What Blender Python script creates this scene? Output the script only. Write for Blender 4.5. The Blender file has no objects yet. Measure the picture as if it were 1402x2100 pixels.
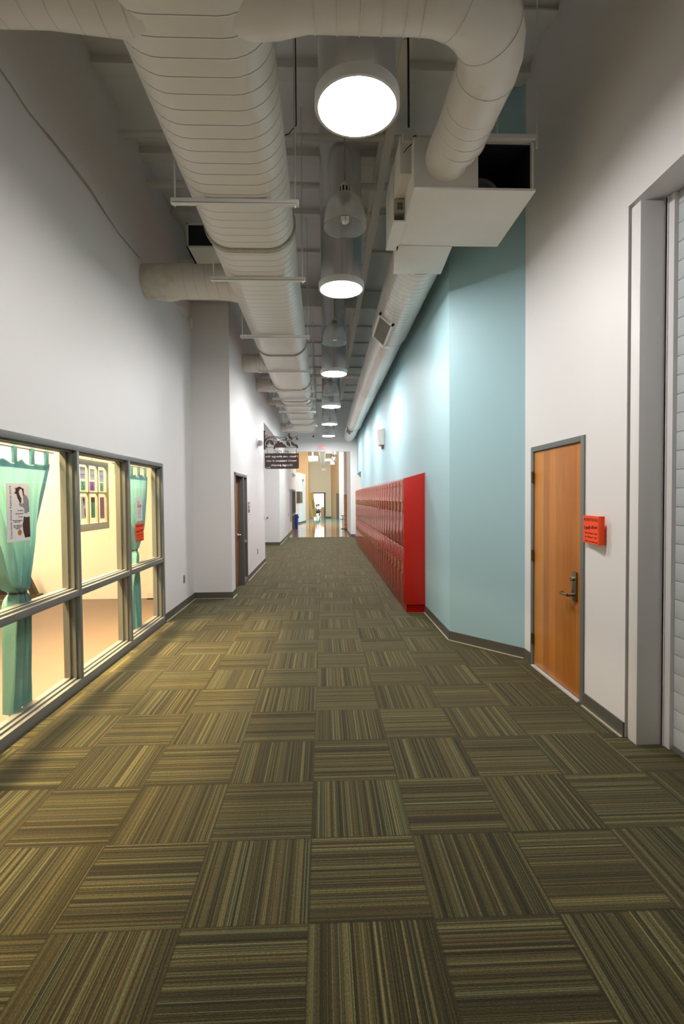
import bpy, bmesh, math, random
from mathutils import Vector, Matrix
random.seed(7)
sc = bpy.context.scene
COL = sc.collection
PI = math.pi

# ------------------------------------------------------------------ helpers
def lin(h):
    h = h.lstrip('#')
    o = []
    for i in (0, 2, 4):
        c = int(h[i:i+2], 16) / 255
        o.append(c/12.92 if c <= .04045 else ((c+.055)/1.055)**2.4)
    return (*o, 1)

class MB:
    """gathers geometry for ONE mesh object (world coordinates)"""
    def __init__(s): s.v = []; s.f = []
    def add(s, vs, fs):
        n = len(s.v); s.v += [tuple(p) for p in vs]; s.f += [tuple(i+n for i in f) for f in fs]; return s
    def box(s, x0, x1, y0, y1, z0, z1):
        return s.add([(x, y, z) for z in (z0, z1) for y in (y0, y1) for x in (x0, x1)],
                     [(0,2,3,1),(4,5,7,6),(0,1,5,4),(2,6,7,3),(0,4,6,2),(1,3,7,5)])
    def hexa(s, p):   # 8 points: bottom ring 4, top ring 4
        return s.add(p, [(3,2,1,0),(4,5,6,7),(0,1,5,4),(1,2,6,5),(2,3,7,6),(3,0,4,7)])
    def prism(s, pts, z0, z1):      # polygon in xy
        n = len(pts)
        return s.add([(x, y, z0) for x, y in pts]+[(x, y, z1) for x, y in pts],
              [tuple(range(n))[::-1], tuple(range(n, 2*n))]+[(i, (i+1) % n, n+(i+1) % n, n+i) for i in range(n)])
    def sheet(s, O, R, U, N, pts, t):   # flat outline with thickness t along N
        O, R, U, N = map(Vector, (O, R, U, N)); n = len(pts)
        a = [O+R*x+U*y for x, y in pts]; b = [p+N*t for p in a]
        return s.add(a+b, [tuple(range(n))[::-1], tuple(range(n, 2*n))]+[(i, (i+1) % n, n+(i+1) % n, n+i) for i in range(n)])
    def loft(s, rings, closed=True, caps=True):
        m = len(rings[0]); vs = [p for r in rings for p in r]; fs = []
        for k in range(len(rings)-1):
            for i in range(m if closed else m-1):
                j = (i+1) % m
                fs.append((k*m+i, k*m+j, (k+1)*m+j, (k+1)*m+i))
        if caps and closed:
            fs += [tuple(range(m))[::-1], tuple(range((len(rings)-1)*m, len(rings)*m))]
        return s.add(vs, fs)
    def tube(s, path, r, n=8, caps=True):
        P = [Vector(p) for p in path]; rs = r if isinstance(r, (list, tuple)) else [r]*len(P); rings = []
        up = None
        for i, p in enumerate(P):
            d = (P[min(i+1, len(P)-1)]-P[max(i-1, 0)]).normalized()
            if up is None: up = Vector((0, 0, 1)) if abs(d.z) < .9 else Vector((0, 1, 0))
            a = d.cross(up)
            if a.length < 1e-4: a = d.cross(Vector((1, 0, 0)))
            a.normalize(); b = a.cross(d).normalized(); up = b
            rings.append([p+(a*math.cos(2*PI*k/n)+b*math.sin(2*PI*k/n))*rs[i] for k in range(n)])
        return s.loft(rings, caps=caps)
    def cyl(s, a, b, r, n=16): return s.tube([a, b], r, n)
    def lathe(s, c, prof, n=32, caps=False):      # profile of (radius, z) around vertical axis through c
        return s.loft([[(c[0]+r*math.cos(2*PI*k/n), c[1]+r*math.sin(2*PI*k/n), c[2]+z) for k in range(n)] for r, z in prof], caps=caps)
    def ball(s, c, rx, ry=None, rz=None, n=16, m=10):
        ry = ry or rx; rz = rz or rx
        return s.loft([[(c[0]+rx*math.sin(t)*math.cos(2*PI*k/n), c[1]+ry*math.sin(t)*math.sin(2*PI*k/n), c[2]-rz*math.cos(t)) for k in range(n)]
                       for t in [PI*(.02+.96*i/m) for i in range(m+1)]])

def setp(o, label=None, cat=None, group=None, kind=None):
    if label: o['label'] = label
    if cat: o['category'] = cat
    if group: o['group'] = group
    if kind: o['kind'] = kind
    return o

def worldloc(o):
    v = Vector((0, 0, 0))
    while o: v += o.location; o = o.parent
    return v

def obj(name, mb, mat, parent=None, smooth=None, bevel=0, label=None, origin=None):
    me = bpy.data.meshes.new(name)
    L = worldloc(parent) if parent else Vector(origin or (0, 0, 0))
    me.from_pydata([Vector(p)-L for p in mb.v], [], mb.f)
    bm = bmesh.new(); bm.from_mesh(me)
    bmesh.ops.recalc_face_normals(bm, faces=bm.faces)
    if bevel:
        bmesh.ops.bevel(bm, geom=[e for e in bm.edges if len(e.link_faces) == 2 and e.calc_face_angle(0) > .6], offset=bevel, segments=2, affect='EDGES', profile=.6)
    bm.to_mesh(me); bm.free()
    if smooth is None: smooth = 0 if 'lettering' in name else 35
    if smooth:
        for p in me.polygons: p.use_smooth = True
        me.set_sharp_from_angle(angle=math.radians(smooth))
    me.materials.append(mat)
    o = bpy.data.objects.new(name, me); COL.objects.link(o)
    if parent: o.parent = parent
    else: o.location = L
    if label: o['label'] = label
    return o

def thing(name, loc, label, cat, group=None, kind=None):
    o = bpy.data.objects.new(name, None); COL.objects.link(o); o.location = loc
    o.empty_display_size = .1
    return setp(o, label, cat, group, kind)

def struct(name, mb, mat, label=None, cat=None, **k):
    return setp(obj(name, mb, mat, **k), label, cat, None, 'structure')

def dup(root, loc, label=None, group=None):
    r = root.copy(); COL.objects.link(r); r.location = loc
    if label: r['label'] = label
    if group: r['group'] = group
    for ch in list(root.children):
        c = ch.copy(); COL.objects.link(c); c.parent = r
        for g in list(ch.children):
            d = g.copy(); COL.objects.link(d); d.parent = c
    return r

_tx = {}
def text_data(s, offset=0.0, extrude=0.0, shear=0.0, align='LEFT', spacing=1.0):
    cu = bpy.data.curves.new('lettering', 'FONT'); cu.body = s; cu.size = 1; cu.offset = offset; cu.extrude = extrude
    cu.shear = shear; cu.align_x = align; cu.resolution_u = 3; cu.space_character = spacing
    o = bpy.data.objects.new('lettering', cu); COL.objects.link(o)
    dg = bpy.context.evaluated_depsgraph_get()
    me = bpy.data.meshes.new_from_object(o.evaluated_get(dg))
    V = [v.co.copy() for v in me.vertices]; F = [tuple(p.vertices) for p in me.polygons]
    bpy.data.objects.remove(o); bpy.data.curves.remove(cu); bpy.data.meshes.remove(me)
    return V, F

def text_mb(mb, s, O, R, U, N, size, width=None, mirror=False, rot=0, thick=.0008, **k):
    """lay a line of text on the plane (O, R, U); width fits the line to that width, centred on O"""
    V, F = text_data(s, extrude=.5, **k)
    xs = [v.x for v in V]; x0, x1 = min(xs), max(xs)
    sx = size if width is None else width/(x1-x0)
    O, R, U, N = map(Vector, (O, R, U, N)); c, sn = math.cos(rot), math.sin(rot); out = []
    for v in V:
        x = (v.x-(x0+x1)/2)*sx if width is not None or k.get('align') == 'CENTER' else (v.x-x0)*sx
        y = v.y*size
        if mirror: x = -x
        x, y = x*c-y*sn, x*sn+y*c
        out.append(O+R*x+U*y+N*((v.z+.5)*thick))
    mb.add(out, F)
    return mb

# ------------------------------------------------------------------ materials
def mat(name, col, rough=.5, metal=0, spec=.5, coat=0, bump=None, emit=None, estr=0, noise=None):
    m = bpy.data.materials.new(name); m.use_nodes = True; nt = m.node_tree; b = nt.nodes['Principled BSDF']
    c = lin(col) if isinstance(col, str) else (*col, 1)
    b.inputs['Base Color'].default_value = c; b.inputs['Roughness'].default_value = rough; b.inputs['Metallic'].default_value = metal
    b.inputs['Specular IOR Level'].default_value = spec; b.inputs['Coat Weight'].default_value = coat; b.inputs['Coat Roughness'].default_value = .08
    tc = nt.nodes.new('ShaderNodeTexCoord')
    nz = nt.nodes.new('ShaderNodeTexNoise'); nz.inputs['Scale'].default_value = (noise or (6, .04))[0]; nz.inputs['Detail'].default_value = 4
    nt.links.new(tc.outputs['Object'], nz.inputs['Vector'])
    mr = nt.nodes.new('ShaderNodeMapRange'); a = (noise or (6, .04))[1]
    mr.inputs['To Min'].default_value = 1-a; mr.inputs['To Max'].default_value = 1+a
    nt.links.new(nz.outputs['Fac'], mr.inputs['Value'])
    mx = nt.nodes.new('ShaderNodeVectorMath'); mx.operation = 'SCALE'; mx.inputs[0].default_value = c[:3]
    nt.links.new(mr.outputs['Result'], mx.inputs['Scale']); nt.links.new(mx.outputs[0], b.inputs['Base Color'])
    if bump:
        bz = nt.nodes.new('ShaderNodeTexNoise'); bz.inputs['Scale'].default_value = bump[0]; bz.inputs['Detail'].default_value = 3
        nt.links.new(tc.outputs['Object'], bz.inputs['Vector'])
        bp = nt.nodes.new('ShaderNodeBump'); bp.inputs['Strength'].default_value = bump[1]; bp.inputs['Distance'].default_value = bump[2] if len(bump) > 2 else .002
        nt.links.new(bz.outputs['Fac'], bp.inputs['Height']); nt.links.new(bp.outputs['Normal'], b.inputs['Normal'])
    if emit:
        b.inputs['Emission Color'].default_value = lin(emit); b.inputs['Emission Strength'].default_value = estr
    return m

class NT:
    def __init__(s, name):
        s.m = bpy.data.materials.new(name); s.m.use_nodes = True; s.t = s.m.node_tree; s.b = s.t.nodes['Principled BSDF']
        s.out = s.t.nodes['Material Output']
    def n(s, typ, **k):
        o = s.t.nodes.new(typ)
        for a, v in k.items(): setattr(o, a, v)
        return o
    def l(s, a, b): s.t.links.new(a, b)
    def math(s, op, a, b=None, c=None):
        o = s.n('ShaderNodeMath', operation=op)
        for i, x in enumerate((a, b, c)):
            if x is None: continue
            if isinstance(x, (int, float)): o.inputs[i].default_value = x
            else: s.l(x, o.inputs[i])
        return o.outputs[0]
    def mix(s, f, a, b):
        o = s.n('ShaderNodeMix', data_type='RGBA')
        for i, x in ((0, f), (6, a), (7, b)):
            if isinstance(x, (int, float)): o.inputs[i].default_value = x
            elif isinstance(x, tuple): o.inputs[i].default_value = x
            else: s.l(x, o.inputs[i])
        return o.outputs[2]

def carpet_material():
    g = NT('carpet_tiles'); b = g.b
    tc = g.n('ShaderNodeTexCoord'); sp = g.n('ShaderNodeSeparateXYZ'); g.l(tc.outputs['Object'], sp.inputs[0])
    M = g.math
    u = M('DIVIDE', M('ADD', sp.outputs['X'], .0724), .5); v = M('DIVIDE', M('SUBTRACT', sp.outputs['Y'], 1.9495), .5)
    i = M('FLOOR', u); j = M('FLOOR', v); fu = M('FRACT', u); fv = M('FRACT', v)
    par = M('FLOORED_MODULO', M('ADD', i, j), 2.0)
    t = M('ADD', M('MULTIPLY', par, fu), M('MULTIPLY', M('SUBTRACT', 1.0, par), fv))
    w = M('ADD', M('MULTIPLY', par, fv), M('MULTIPLY', M('SUBTRACT', 1.0, par), fu))
    idv = M('ADD', M('MULTIPLY', i, 17.31), M('MULTIPLY', j, 43.77))
    def wn(x):
        o = g.n('ShaderNodeTexWhiteNoise', noise_dimensions='1D'); g.l(x, o.inputs['W']); return o.outputs['Value']
    rid = M('MULTIPLY', wn(idv), 500.0)
    fine = wn(M('ADD', M('FLOOR', M('MULTIPLY', t, 92.0)), rid))
    mid = wn(M('ADD', M('FLOOR', M('MULTIPLY', t, 40.0)), M('ADD', rid, 71.3)))
    br = g.n('ShaderNodeTexNoise', noise_dimensions='1D'); br.inputs['Scale'].default_value = 7; br.inputs['Detail'].default_value = 2
    g.l(M('ADD', t, rid), br.inputs['W'])
    # yarn break-up along the stripe
    nz = g.n('ShaderNodeTexNoise', noise_dimensions='2D'); nz.inputs['Scale'].default_value = 1; nz.inputs['Detail'].default_value = 2
    cv = g.n('ShaderNodeCombineXYZ'); g.l(M('ADD', M('MULTIPLY', t, 130.0), rid), cv.inputs[0]); g.l(M('MULTIPLY', w, 46.0), cv.inputs[1]); g.l(cv.outputs[0], nz.inputs['Vector'])
    tone = M('ADD', M('ADD', M('MULTIPLY', fine, .34), M('MULTIPLY', mid, .34)), M('ADD', M('MULTIPLY', br.outputs['Fac'], .30), M('MULTIPLY', M('SUBTRACT', nz.outputs['Fac'], .5), .42)))
    cr = g.n('ShaderNodeValToRGB'); e = cr.color_ramp.elements
    e[0].position = .16; e[0].color = lin('#1b1808'); e[1].position = .86; e[1].color = lin('#787049')
    for pos, c in ((.36, '#302b13'), (.52, '#433d20'), (.68, '#57502d')):
        q = e.new(pos); q.color = lin(c)
    g.l(tone, cr.inputs['Fac'])
    hue = wn(M('ADD', M('FLOOR', M('MULTIPLY', t, 110.0)), M('ADD', rid, 9.7)))
    c1 = g.mix(M('MULTIPLY', M('GREATER_THAN', hue, .93), .55), cr.outputs['Color'], lin('#636e50'))
    c2 = g.mix(M('MULTIPLY', M('LESS_THAN', hue, .13), .3), c1, lin('#5a4228'))
    ink = wn(M('ADD', M('FLOOR', M('MULTIPLY', t, 150.0)), M('ADD', rid, 33.1)))
    c2 = g.mix(M('MULTIPLY', M('LESS_THAN', ink, .17), M('ADD', .35, M('MULTIPLY', nz.outputs['Fac'], .6))), c2, lin('#161306'))
    # seam between tiles
    du = M('MINIMUM', fu, M('SUBTRACT', 1.0, fu)); dv = M('MINIMUM', fv, M('SUBTRACT', 1.0, fv))
    seam = M('LESS_THAN', M('MINIMUM', du, dv), .009)
    c3 = g.mix(M('MULTIPLY', seam, .55), c2, lin('#241d0c'))
    g.l(c3, b.inputs['Base Color']); b.inputs['Roughness'].default_value = .92; b.inputs['Specular IOR Level'].default_value = .25
    b.inputs['Sheen Weight'].default_value = .25; b.inputs['Sheen Roughness'].default_value = .5
    b.inputs['Sheen Tint'].default_value = lin('#cfc7a8')
    bp = g.n('ShaderNodeBump'); bp.inputs['Strength'].default_value = .55; bp.inputs['Distance'].default_value = .004
    g.l(M('ADD', M('MULTIPLY', fine, .6), M('MULTIPLY', nz.outputs['Fac'], .8)), bp.inputs['Height']); g.l(bp.outputs['Normal'], b.inputs['Normal'])
    return g.m

def wood_material(name, c0, c1, c2, band=.125, axis='Y', rough=.38):
    g = NT(name); b = g.b; M = g.math
    tc = g.n('ShaderNodeTexCoord'); sp = g.n('ShaderNodeSeparateXYZ'); g.l(tc.outputs['Object'], sp.inputs[0])
    s = M('FLOOR', M('DIVIDE', sp.outputs[axis], band))
    wn = g.n('ShaderNodeTexWhiteNoise', noise_dimensions='1D'); g.l(s, wn.inputs['W'])
    mp = g.n('ShaderNodeMapping'); mp.inputs['Scale'].default_value = (14, 14, 1.1); g.l(tc.outputs['Object'], mp.inputs['Vector'])
    nz = g.n('ShaderNodeTexNoise'); nz.inputs['Scale'].default_value = 2.2; nz.inputs['Detail'].default_value = 6; nz.inputs['Distortion'].default_value = .5
    g.l(mp.outputs[0], nz.inputs['Vector'])
    big = g.n('ShaderNodeTexNoise'); big.inputs['Scale'].default_value = 2.4; g.l(tc.outputs['Object'], big.inputs['Vector'])
    f = M('ADD', M('ADD', M('MULTIPLY', wn.outputs['Value'], .42), M('MULTIPLY', nz.outputs['Fac'], .36)), M('MULTIPLY', big.outputs['Fac'], .25))
    cr = g.n('ShaderNodeValToRGB'); e = cr.color_ramp.elements
    e[0].position = .2; e[0].color = lin(c0); e[1].position = .85; e[1].color = lin(c2); q = e.new(.5); q.color = lin(c1)
    g.l(f, cr.inputs['Fac']); g.l(cr.outputs['Color'], b.inputs['Base Color']); b.inputs['Roughness'].default_value = rough
    return g.m

def duct_material(name, base, line, axis='Y', pitch=.125, wid=.055, rough=.4, tilt=0):
    g = NT(name); b = g.b; M = g.math
    tc = g.n('ShaderNodeTexCoord'); sp = g.n('ShaderNodeSeparateXYZ'); g.l(tc.outputs['Object'], sp.inputs[0])
    a = sp.outputs[axis]
    if tilt: a = M('ADD', a, M('MULTIPLY', sp.outputs['Z'], tilt))
    f = M('FRACT', M('DIVIDE', a, pitch)); ln = M('LESS_THAN', f, wid)
    nz = g.n('ShaderNodeTexNoise'); nz.inputs['Scale'].default_value = 3; nz.inputs['Detail'].default_value = 5; g.l(tc.outputs['Object'], nz.inputs['Vector'])
    bs = g.mix(M('MULTIPLY', nz.outputs['Fac'], .16), lin(base), lin('#b9b4a4'))
    g.l(g.mix(M('MULTIPLY', ln, .8), bs, lin(line)), b.inputs['Base Color']); b.inputs['Roughness'].default_value = rough
    d = M('ABSOLUTE', M('SUBTRACT', f, wid/2)); hgt = M('SUBTRACT', 1.0, M('MINIMUM', M('DIVIDE', d, .07), 1.0))
    bp = g.n('ShaderNodeBump'); bp.inputs['Strength'].default_value = .5; bp.inputs['Distance'].default_value = .006
    g.l(hgt, bp.inputs['Height']); g.l(bp.outputs['Normal'], b.inputs['Normal'])
    return g.m

def glass_material(name, tint='#ffffff', refl=.08, rough=.0):
    g = NT(name); t = g.t; t.nodes.remove(g.b)
    tr = g.n('ShaderNodeBsdfTransparent'); tr.inputs[0].default_value = lin(tint)
    gl = g.n('ShaderNodeBsdfGlossy'); gl.inputs['Roughness'].default_value = rough
    lw = g.n('ShaderNodeLayerWeight'); lw.inputs['Blend'].default_value = .35
    mr = g.n('ShaderNodeMapRange'); mr.inputs['To Min'].default_value = refl*.5; mr.inputs['To Max'].default_value = refl*6
    g.l(lw.outputs['Fresnel'], mr.inputs['Value'])
    mx = g.n('ShaderNodeMixShader'); g.l(mr.outputs[0], mx.inputs[0]); g.l(tr.outputs[0], mx.inputs[1]); g.l(gl.outputs[0], mx.inputs[2]); g.l(mx.outputs[0], g.out.inputs['Surface'])
    return g.m

def acrylic_material():
    g = NT('prismatic_acrylic'); t = g.t; t.nodes.remove(g.b); M = g.math
    tr = g.n('ShaderNodeBsdfTransparent'); tr.inputs[0].default_value = (.80, .82, .82, 1)
    df = g.n('ShaderNodeBsdfDiffuse'); df.inputs[0].default_value = (.74, .75, .74, 1)
    gl = g.n('ShaderNodeBsdfGlossy'); gl.inputs['Roughness'].default_value = .22
    a = g.n('ShaderNodeMixShader'); a.inputs[0].default_value = .35; g.l(df.outputs[0], a.inputs[1]); g.l(gl.outputs[0], a.inputs[2])
    lw = g.n('ShaderNodeLayerWeight'); lw.inputs['Blend'].default_value = .4
    f = M('ADD', M('MULTIPLY', lw.outputs['Facing'], .4), .5)
    mx = g.n('ShaderNodeMixShader'); g.l(f, mx.inputs[0]); g.l(tr.outputs[0], mx.inputs[1]); g.l(a.outputs[0], mx.inputs[2]); g.l(mx.outputs[0], g.out.inputs['Surface'])
    return g.m

def cloth_material(name, col, trans):
    g = NT(name); t = g.t; t.nodes.remove(g.b)
    tc = g.n('ShaderNodeTexCoord')
    nz = g.n('ShaderNodeTexNoise'); nz.inputs['Scale'].default_value = 60; nz.inputs['Detail'].default_value = 4; g.l(tc.outputs['Object'], nz.inputs['Vector'])
    c = g.mix(g.math('MULTIPLY', nz.outputs['Fac'], .35), lin(col), lin('#6da2a8'))
    d = g.n('ShaderNodeBsdfDiffuse'); tl = g.n('ShaderNodeBsdfTranslucent'); g.l(c, d.inputs[0]); g.l(c, tl.inputs[0])
    mx = g.n('ShaderNodeMixShader'); mx.inputs[0].default_value = trans; g.l(d.outputs[0], mx.inputs[1]); g.l(tl.outputs[0], mx.inputs[2]); g.l(mx.outputs[0], g.out.inputs['Surface'])
    return g.m

def paint(name, col, rough=.5, spec=.35): return mat(name, col, rough, spec=spec, bump=(180, .08, .001), noise=(1.3, .02))

M_ = {}
M_['white'] = paint('wall_paint_white', '#e8e5e4', .48, .4)
M_['blue'] = paint('wall_paint_blue', '#a9ccd4', .55, .3)
M_['carpet'] = carpet_material()
M_['base'] = mat('cove_base', '#5a574d', .5)
M_['strip'] = mat('edge_strip', '#b4aa97', .6)
M_['ceil'] = mat('ceiling_deck', '#ebe9e6', .8, noise=(2, .06))
M_['steel'] = mat('painted_steel', '#e6e4de', .55)
M_['duct'] = duct_material('duct_paint_flat_oval', '#ebe7dc', '#5b5750', wid=.045, rough=.33)
M_['ductx'] = duct_material('duct_paint_cross', '#e0dbcf', '#bdb7aa', 'X', .13, .03, .45, .12)
M_['ductr'] = duct_material('duct_paint_round', '#e2dfd7', '#77736a', 'Y', .11, .05, .2)
M_['ductg'] = mat('duct_paint_gloss', '#e8e5de', .2, noise=(5, .04))
M_['ductp'] = mat('duct_paint_plain', '#e8e3d8', .4, noise=(5, .06))
M_['band'] = mat('duct_band', '#aaa592', .5, noise=(30, .25))
M_['panel'] = mat('box_panel_paint', '#e4e1d7', .5)
M_['dark'] = mat('dark_interior', '#1d212a', .7)
M_['alu'] = mat('tube_aluminium', '#e6e8ec', .25, .9, noise=(3, .05), bump=(2.2, .35, .02))
M_['ring'] = mat('white_trim_ring', '#d8d8d6', .4)
M_['diff'] = mat('daylight_diffuser', '#ffffff', .5, emit='#fdfbf9', estr=130)
M_['diffb'] = mat('daylight_diffuser_bright', '#ffffff', .5, emit='#fdfcfb', estr=185)
M_['acrylic'] = acrylic_material()
M_['metal'] = mat('brushed_metal', '#a5a29a', .3, 1.0)
M_['chrome'] = mat('chrome', '#d9d9d9', .12, 1.0)
M_['satin'] = mat('satin_nickel', '#8f866d', .3, 1.0)
M_['bulb'] = mat('fluorescent_glass', '#f4f2e8', .3)
M_['bulblit'] = mat('fluorescent_lit', '#ffffff', .3, emit='#fffdf6', estr=40)
M_['frame'] = mat('frame_paint_grey', '#70716e', .42)
M_['wood'] = wood_material('maple_veneer', '#a66320', '#c67d33', '#d99743')
M_['woodd'] = wood_material('maple_veneer_dark', '#7e4c22', '#a0622c', '#b4733a')
M_['black'] = mat('black_plastic', '#17171a', .5)
M_['red'] = mat('locker_red', '#a3140a', .12, spec=.12, noise=(90, .03))
M_['glass'] = glass_material('window_glass', refl=.022)
M_['curtain'] = cloth_material('curtain_cloth', '#86bcbc', .20)
M_['hem'] = cloth_material('curtain_cloth_double', '#639ca5', .12)
M_['paper'] = mat('paper_white', '#eeeeee', .7)
M_['ink'] = mat('ink_black', '#1d1a18', .7)
M_['grey'] = mat('ink_grey', '#8d9497', .7, noise=(60, .5))
M_['orange'] = mat('paper_orange', '#ff4d10', .7)
M_['brown'] = mat('sign_brown', '#4a3630', .5)
M_['plastic'] = mat('white_plastic', '#e4e3df', .4)
M_['plate'] = mat('wall_plate_grey', '#8f8a83', .5)
M_['shutter'] = mat('shutter_paint', '#c6ccd0', .5, bump=(140, .25, .001))
M_['roomwall'] = paint('room_wall_cream', '#e4dac4', .7)
M_['roomfloor'] = mat('room_floor_vinyl', '#6a574a', .45, noise=(1.5, .06))

# ------------------------------------------------------------------ camera
f_, yaw, pitch, roll, HC = 1032.68, .0372132, -.0281128, -.0080753, 1.6829
w = Vector((math.sin(yaw)*math.cos(pitch), math.cos(yaw)*math.cos(pitch), math.sin(pitch)))
r0 = Vector((math.cos(yaw), -math.sin(yaw), 0)); u0 = r0.cross(w)
r = r0*math.cos(roll)+u0*math.sin(roll); u = -r0*math.sin(roll)+u0*math.cos(roll)
cd = bpy.data.cameras.new('camera'); cam = bpy.data.objects.new('camera', cd); COL.objects.link(cam)
cam.matrix_world = Matrix(((r.x, u.x, -w.x, 0), (r.y, u.y, -w.y, 0), (r.z, u.z, -w.z, HC), (0, 0, 0, 1)))
cd.sensor_fit = 'HORIZONTAL'; cd.sensor_width = 36; cd.lens = f_/1402*36; cd.clip_start = .05; cd.clip_end = 200
sc.camera = cam

# ------------------------------------------------------------------ room shell
CZ = 5.95          # ceiling height
XL, XR = -2.18, 2.08
YE = 21.75         # end wall
struct('floor', MB().box(XL-.12, 2.5, -4, 8.55, -.1, 0).box(-3.0, 2.5, 8.55, YE-.06, -.1, 0), M_['carpet'], 'olive striped carpet tiles laid quarter turn along the corridor', 'floor')
struct('ceiling', MB().box(-3.2, 2.6, -4, YE+.2, CZ, CZ+.1), M_['ceil'], 'grey painted roof deck high above the corridor', 'ceiling')
b = MB().box(XL-.12, XL, -4, 8.55, 2.167, CZ).box(XL-.12, XL, 6.957, 8.55, 0, 2.167).box(XL-.12, XL, -4, 2.19, 0, 2.167)
struct('wall_left', b, M_['white'], 'white wall over the studio windows', 'wall')
b = MB().box(XL-.12, -1.55, 8.55, 8.89, 0, CZ).box(-1.75, -1.55, 8.89, 10.29, 2.15, CZ).box(-1.75, -1.55, 10.29, 13.42, 0, CZ)
struct('wall_left_pier', b, M_['white'], 'white wall stepping into the corridor beside the wood door', 'wall')
struct('wall_left_header', MB().box(-1.75, -1.55, 13.42, 18.2, 3.70, CZ), M_['white'], 'white header over the left alcove', 'wall')
struct('wall_left_alcove', MB().box(-2.95, -2.8, 13.42, 18.35, 0, CZ).box(-2.8, -1.75, 13.3, 13.42, 0, 3.7).box(-2.8, -1.75, 13.42, 18.2, 3.70, 3.86), M_['white'], 'white inside of the left alcove', 'wall')
struct('wall_left_far', MB().box(-2.95, -1.57, 18.2, 18.4, 0, 3.74).box(-1.75, -1.57, 18.4, 25.3, 0, CZ).box(-1.75, -1.57, 18.2, 18.4, 3.74, CZ).box(-1.75, -1.57, 28.6, 29.4, 0, CZ).box(-1.75, -1.57, 25.3, 28.6, 2.15, CZ), M_['white'], 'white left wall running on past the exit opening', 'wall')
b = MB().box(XR, XR+.22, 3.385, 3.93, 0, CZ).box(XR, XR+.22, 3.93, 4.95, 2.168, CZ).box(XR, XR+.22, 4.95, 5.12, 0, CZ).box(XR, XR+.22, -4, 3.385, 3.636, CZ).box(XR, XR+.22, -4, .6, 0, 3.636)
struct('wall_right', b, M_['white'], 'white right wall around the wood door and the shutter', 'wall')
pts = [(2.08, 5.12), (1.477, 5.84), (1.477, 19.55), (1.60, 19.55), (1.60, 5.9), (2.20, 5.18), (2.20, 5.12)]
struct('wall_right_blue', MB().prism(pts, 0, CZ).box(1.477, 1.6, 19.55, YE+.2, 2.72, CZ), M_['blue'], 'pale blue right wall behind the red lockers', 'wall')
b = MB().box(1.19, 1.95, YE, YE+.2, 0, CZ).box(-1.57, 1.19, YE, YE+.2, 3.68, CZ).box(1.19, 1.34, YE+.2, 25.2, 0, 4.4)
struct('wall_end', b, M_['white'], 'white end wall over the wide exit opening', 'wall')
struct('wall_right_alcove', MB().box(1.9, 2.0, 19.3, YE, 0, 2.9).box(1.6, 1.9, 19.45, 19.55, 0, 2.9).box(1.6, 1.9, 19.55, YE, 2.72, 2.82), M_['white'], 'white doorway recess past the last locker', 'wall')
struct('wall_back', MB().box(-3, 2.6, -4.1, -4, 0, CZ), M_['white'], 'white wall behind the viewer', 'wall')
# baseboards
bh = .105
b = MB().box(XL, XL+.012, 6.957, 8.538, 0, bh); struct('baseboard_left', b, M_['base'])
b = MB().box(XL, -1.538, 8.538, 8.55, 0, bh).box(-1.55, -1.538, 8.55, 8.885, 0, bh); struct('baseboard_left_pier', b, M_['base'])
b = MB().box(-1.55, -1.538, 10.295, 13.42, 0, bh).box(-2.8, -1.558, 18.188, 18.2, 0, bh).box(-1.57, -1.558, 18.2, 25.25, 0, bh); struct('baseboard_left_far', b, M_['base'])
b = MB().box(XR-.012, XR, 3.385, 3.925, 0, bh).box(XR-.012, XR, 4.955, 5.11, 0, bh)
d = Vector((-.603, .72, 0)).normalized(); nn = Vector((-d.y, d.x, 0))*-1
nn = Vector((-.72, -.603, 0)).normalized()
A = Vector((2.08, 5.12, 0)); B = Vector((1.477, 5.84, 0)); o12 = nn*.012
b.hexa([A, B, B+o12, A+o12, A+Vector((0, 0, bh)), B+Vector((0, 0, bh)), B+o12+Vector((0, 0, bh)), A+o12+Vector((0, 0, bh))])
b.box(1.465, 1.477, 5.84, 7.26, 0, bh)
struct('baseboard_right', b, M_['base'])
struct('baseboard_end', MB().box(1.185, 1.9, YE-.012, YE, 0, bh).box(1.178, 1.19, YE, 25.2, 0, bh), M_['base'])
b = MB().box(XL, XL+.03, 6.957, 8.52, 0, .006).box(XL, -1.52, 8.52, 8.55, 0, .006).box(-1.55, -1.522, 8.55, 8.885, 0, .006).box(-1.55, -1.522, 10.295, 13.42, 0, .006).box(-1.57, -1.54, 18.2, YE-.1, 0, .006)
struct('trim_1', b, M_['strip'])
b = MB().box(XR-.03, XR, 3.385, 3.925, 0, .006).box(1.449, 1.477, 5.84, 7.26, 0, .006)
o3 = nn*.032; z6 = Vector((0, 0, .006)); b.hexa([A, B, B+o3, A+o3, A+z6, B+z6, B+o3+z6, A+o3+z6])
struct('trim_2', b, M_['strip'])

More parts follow.
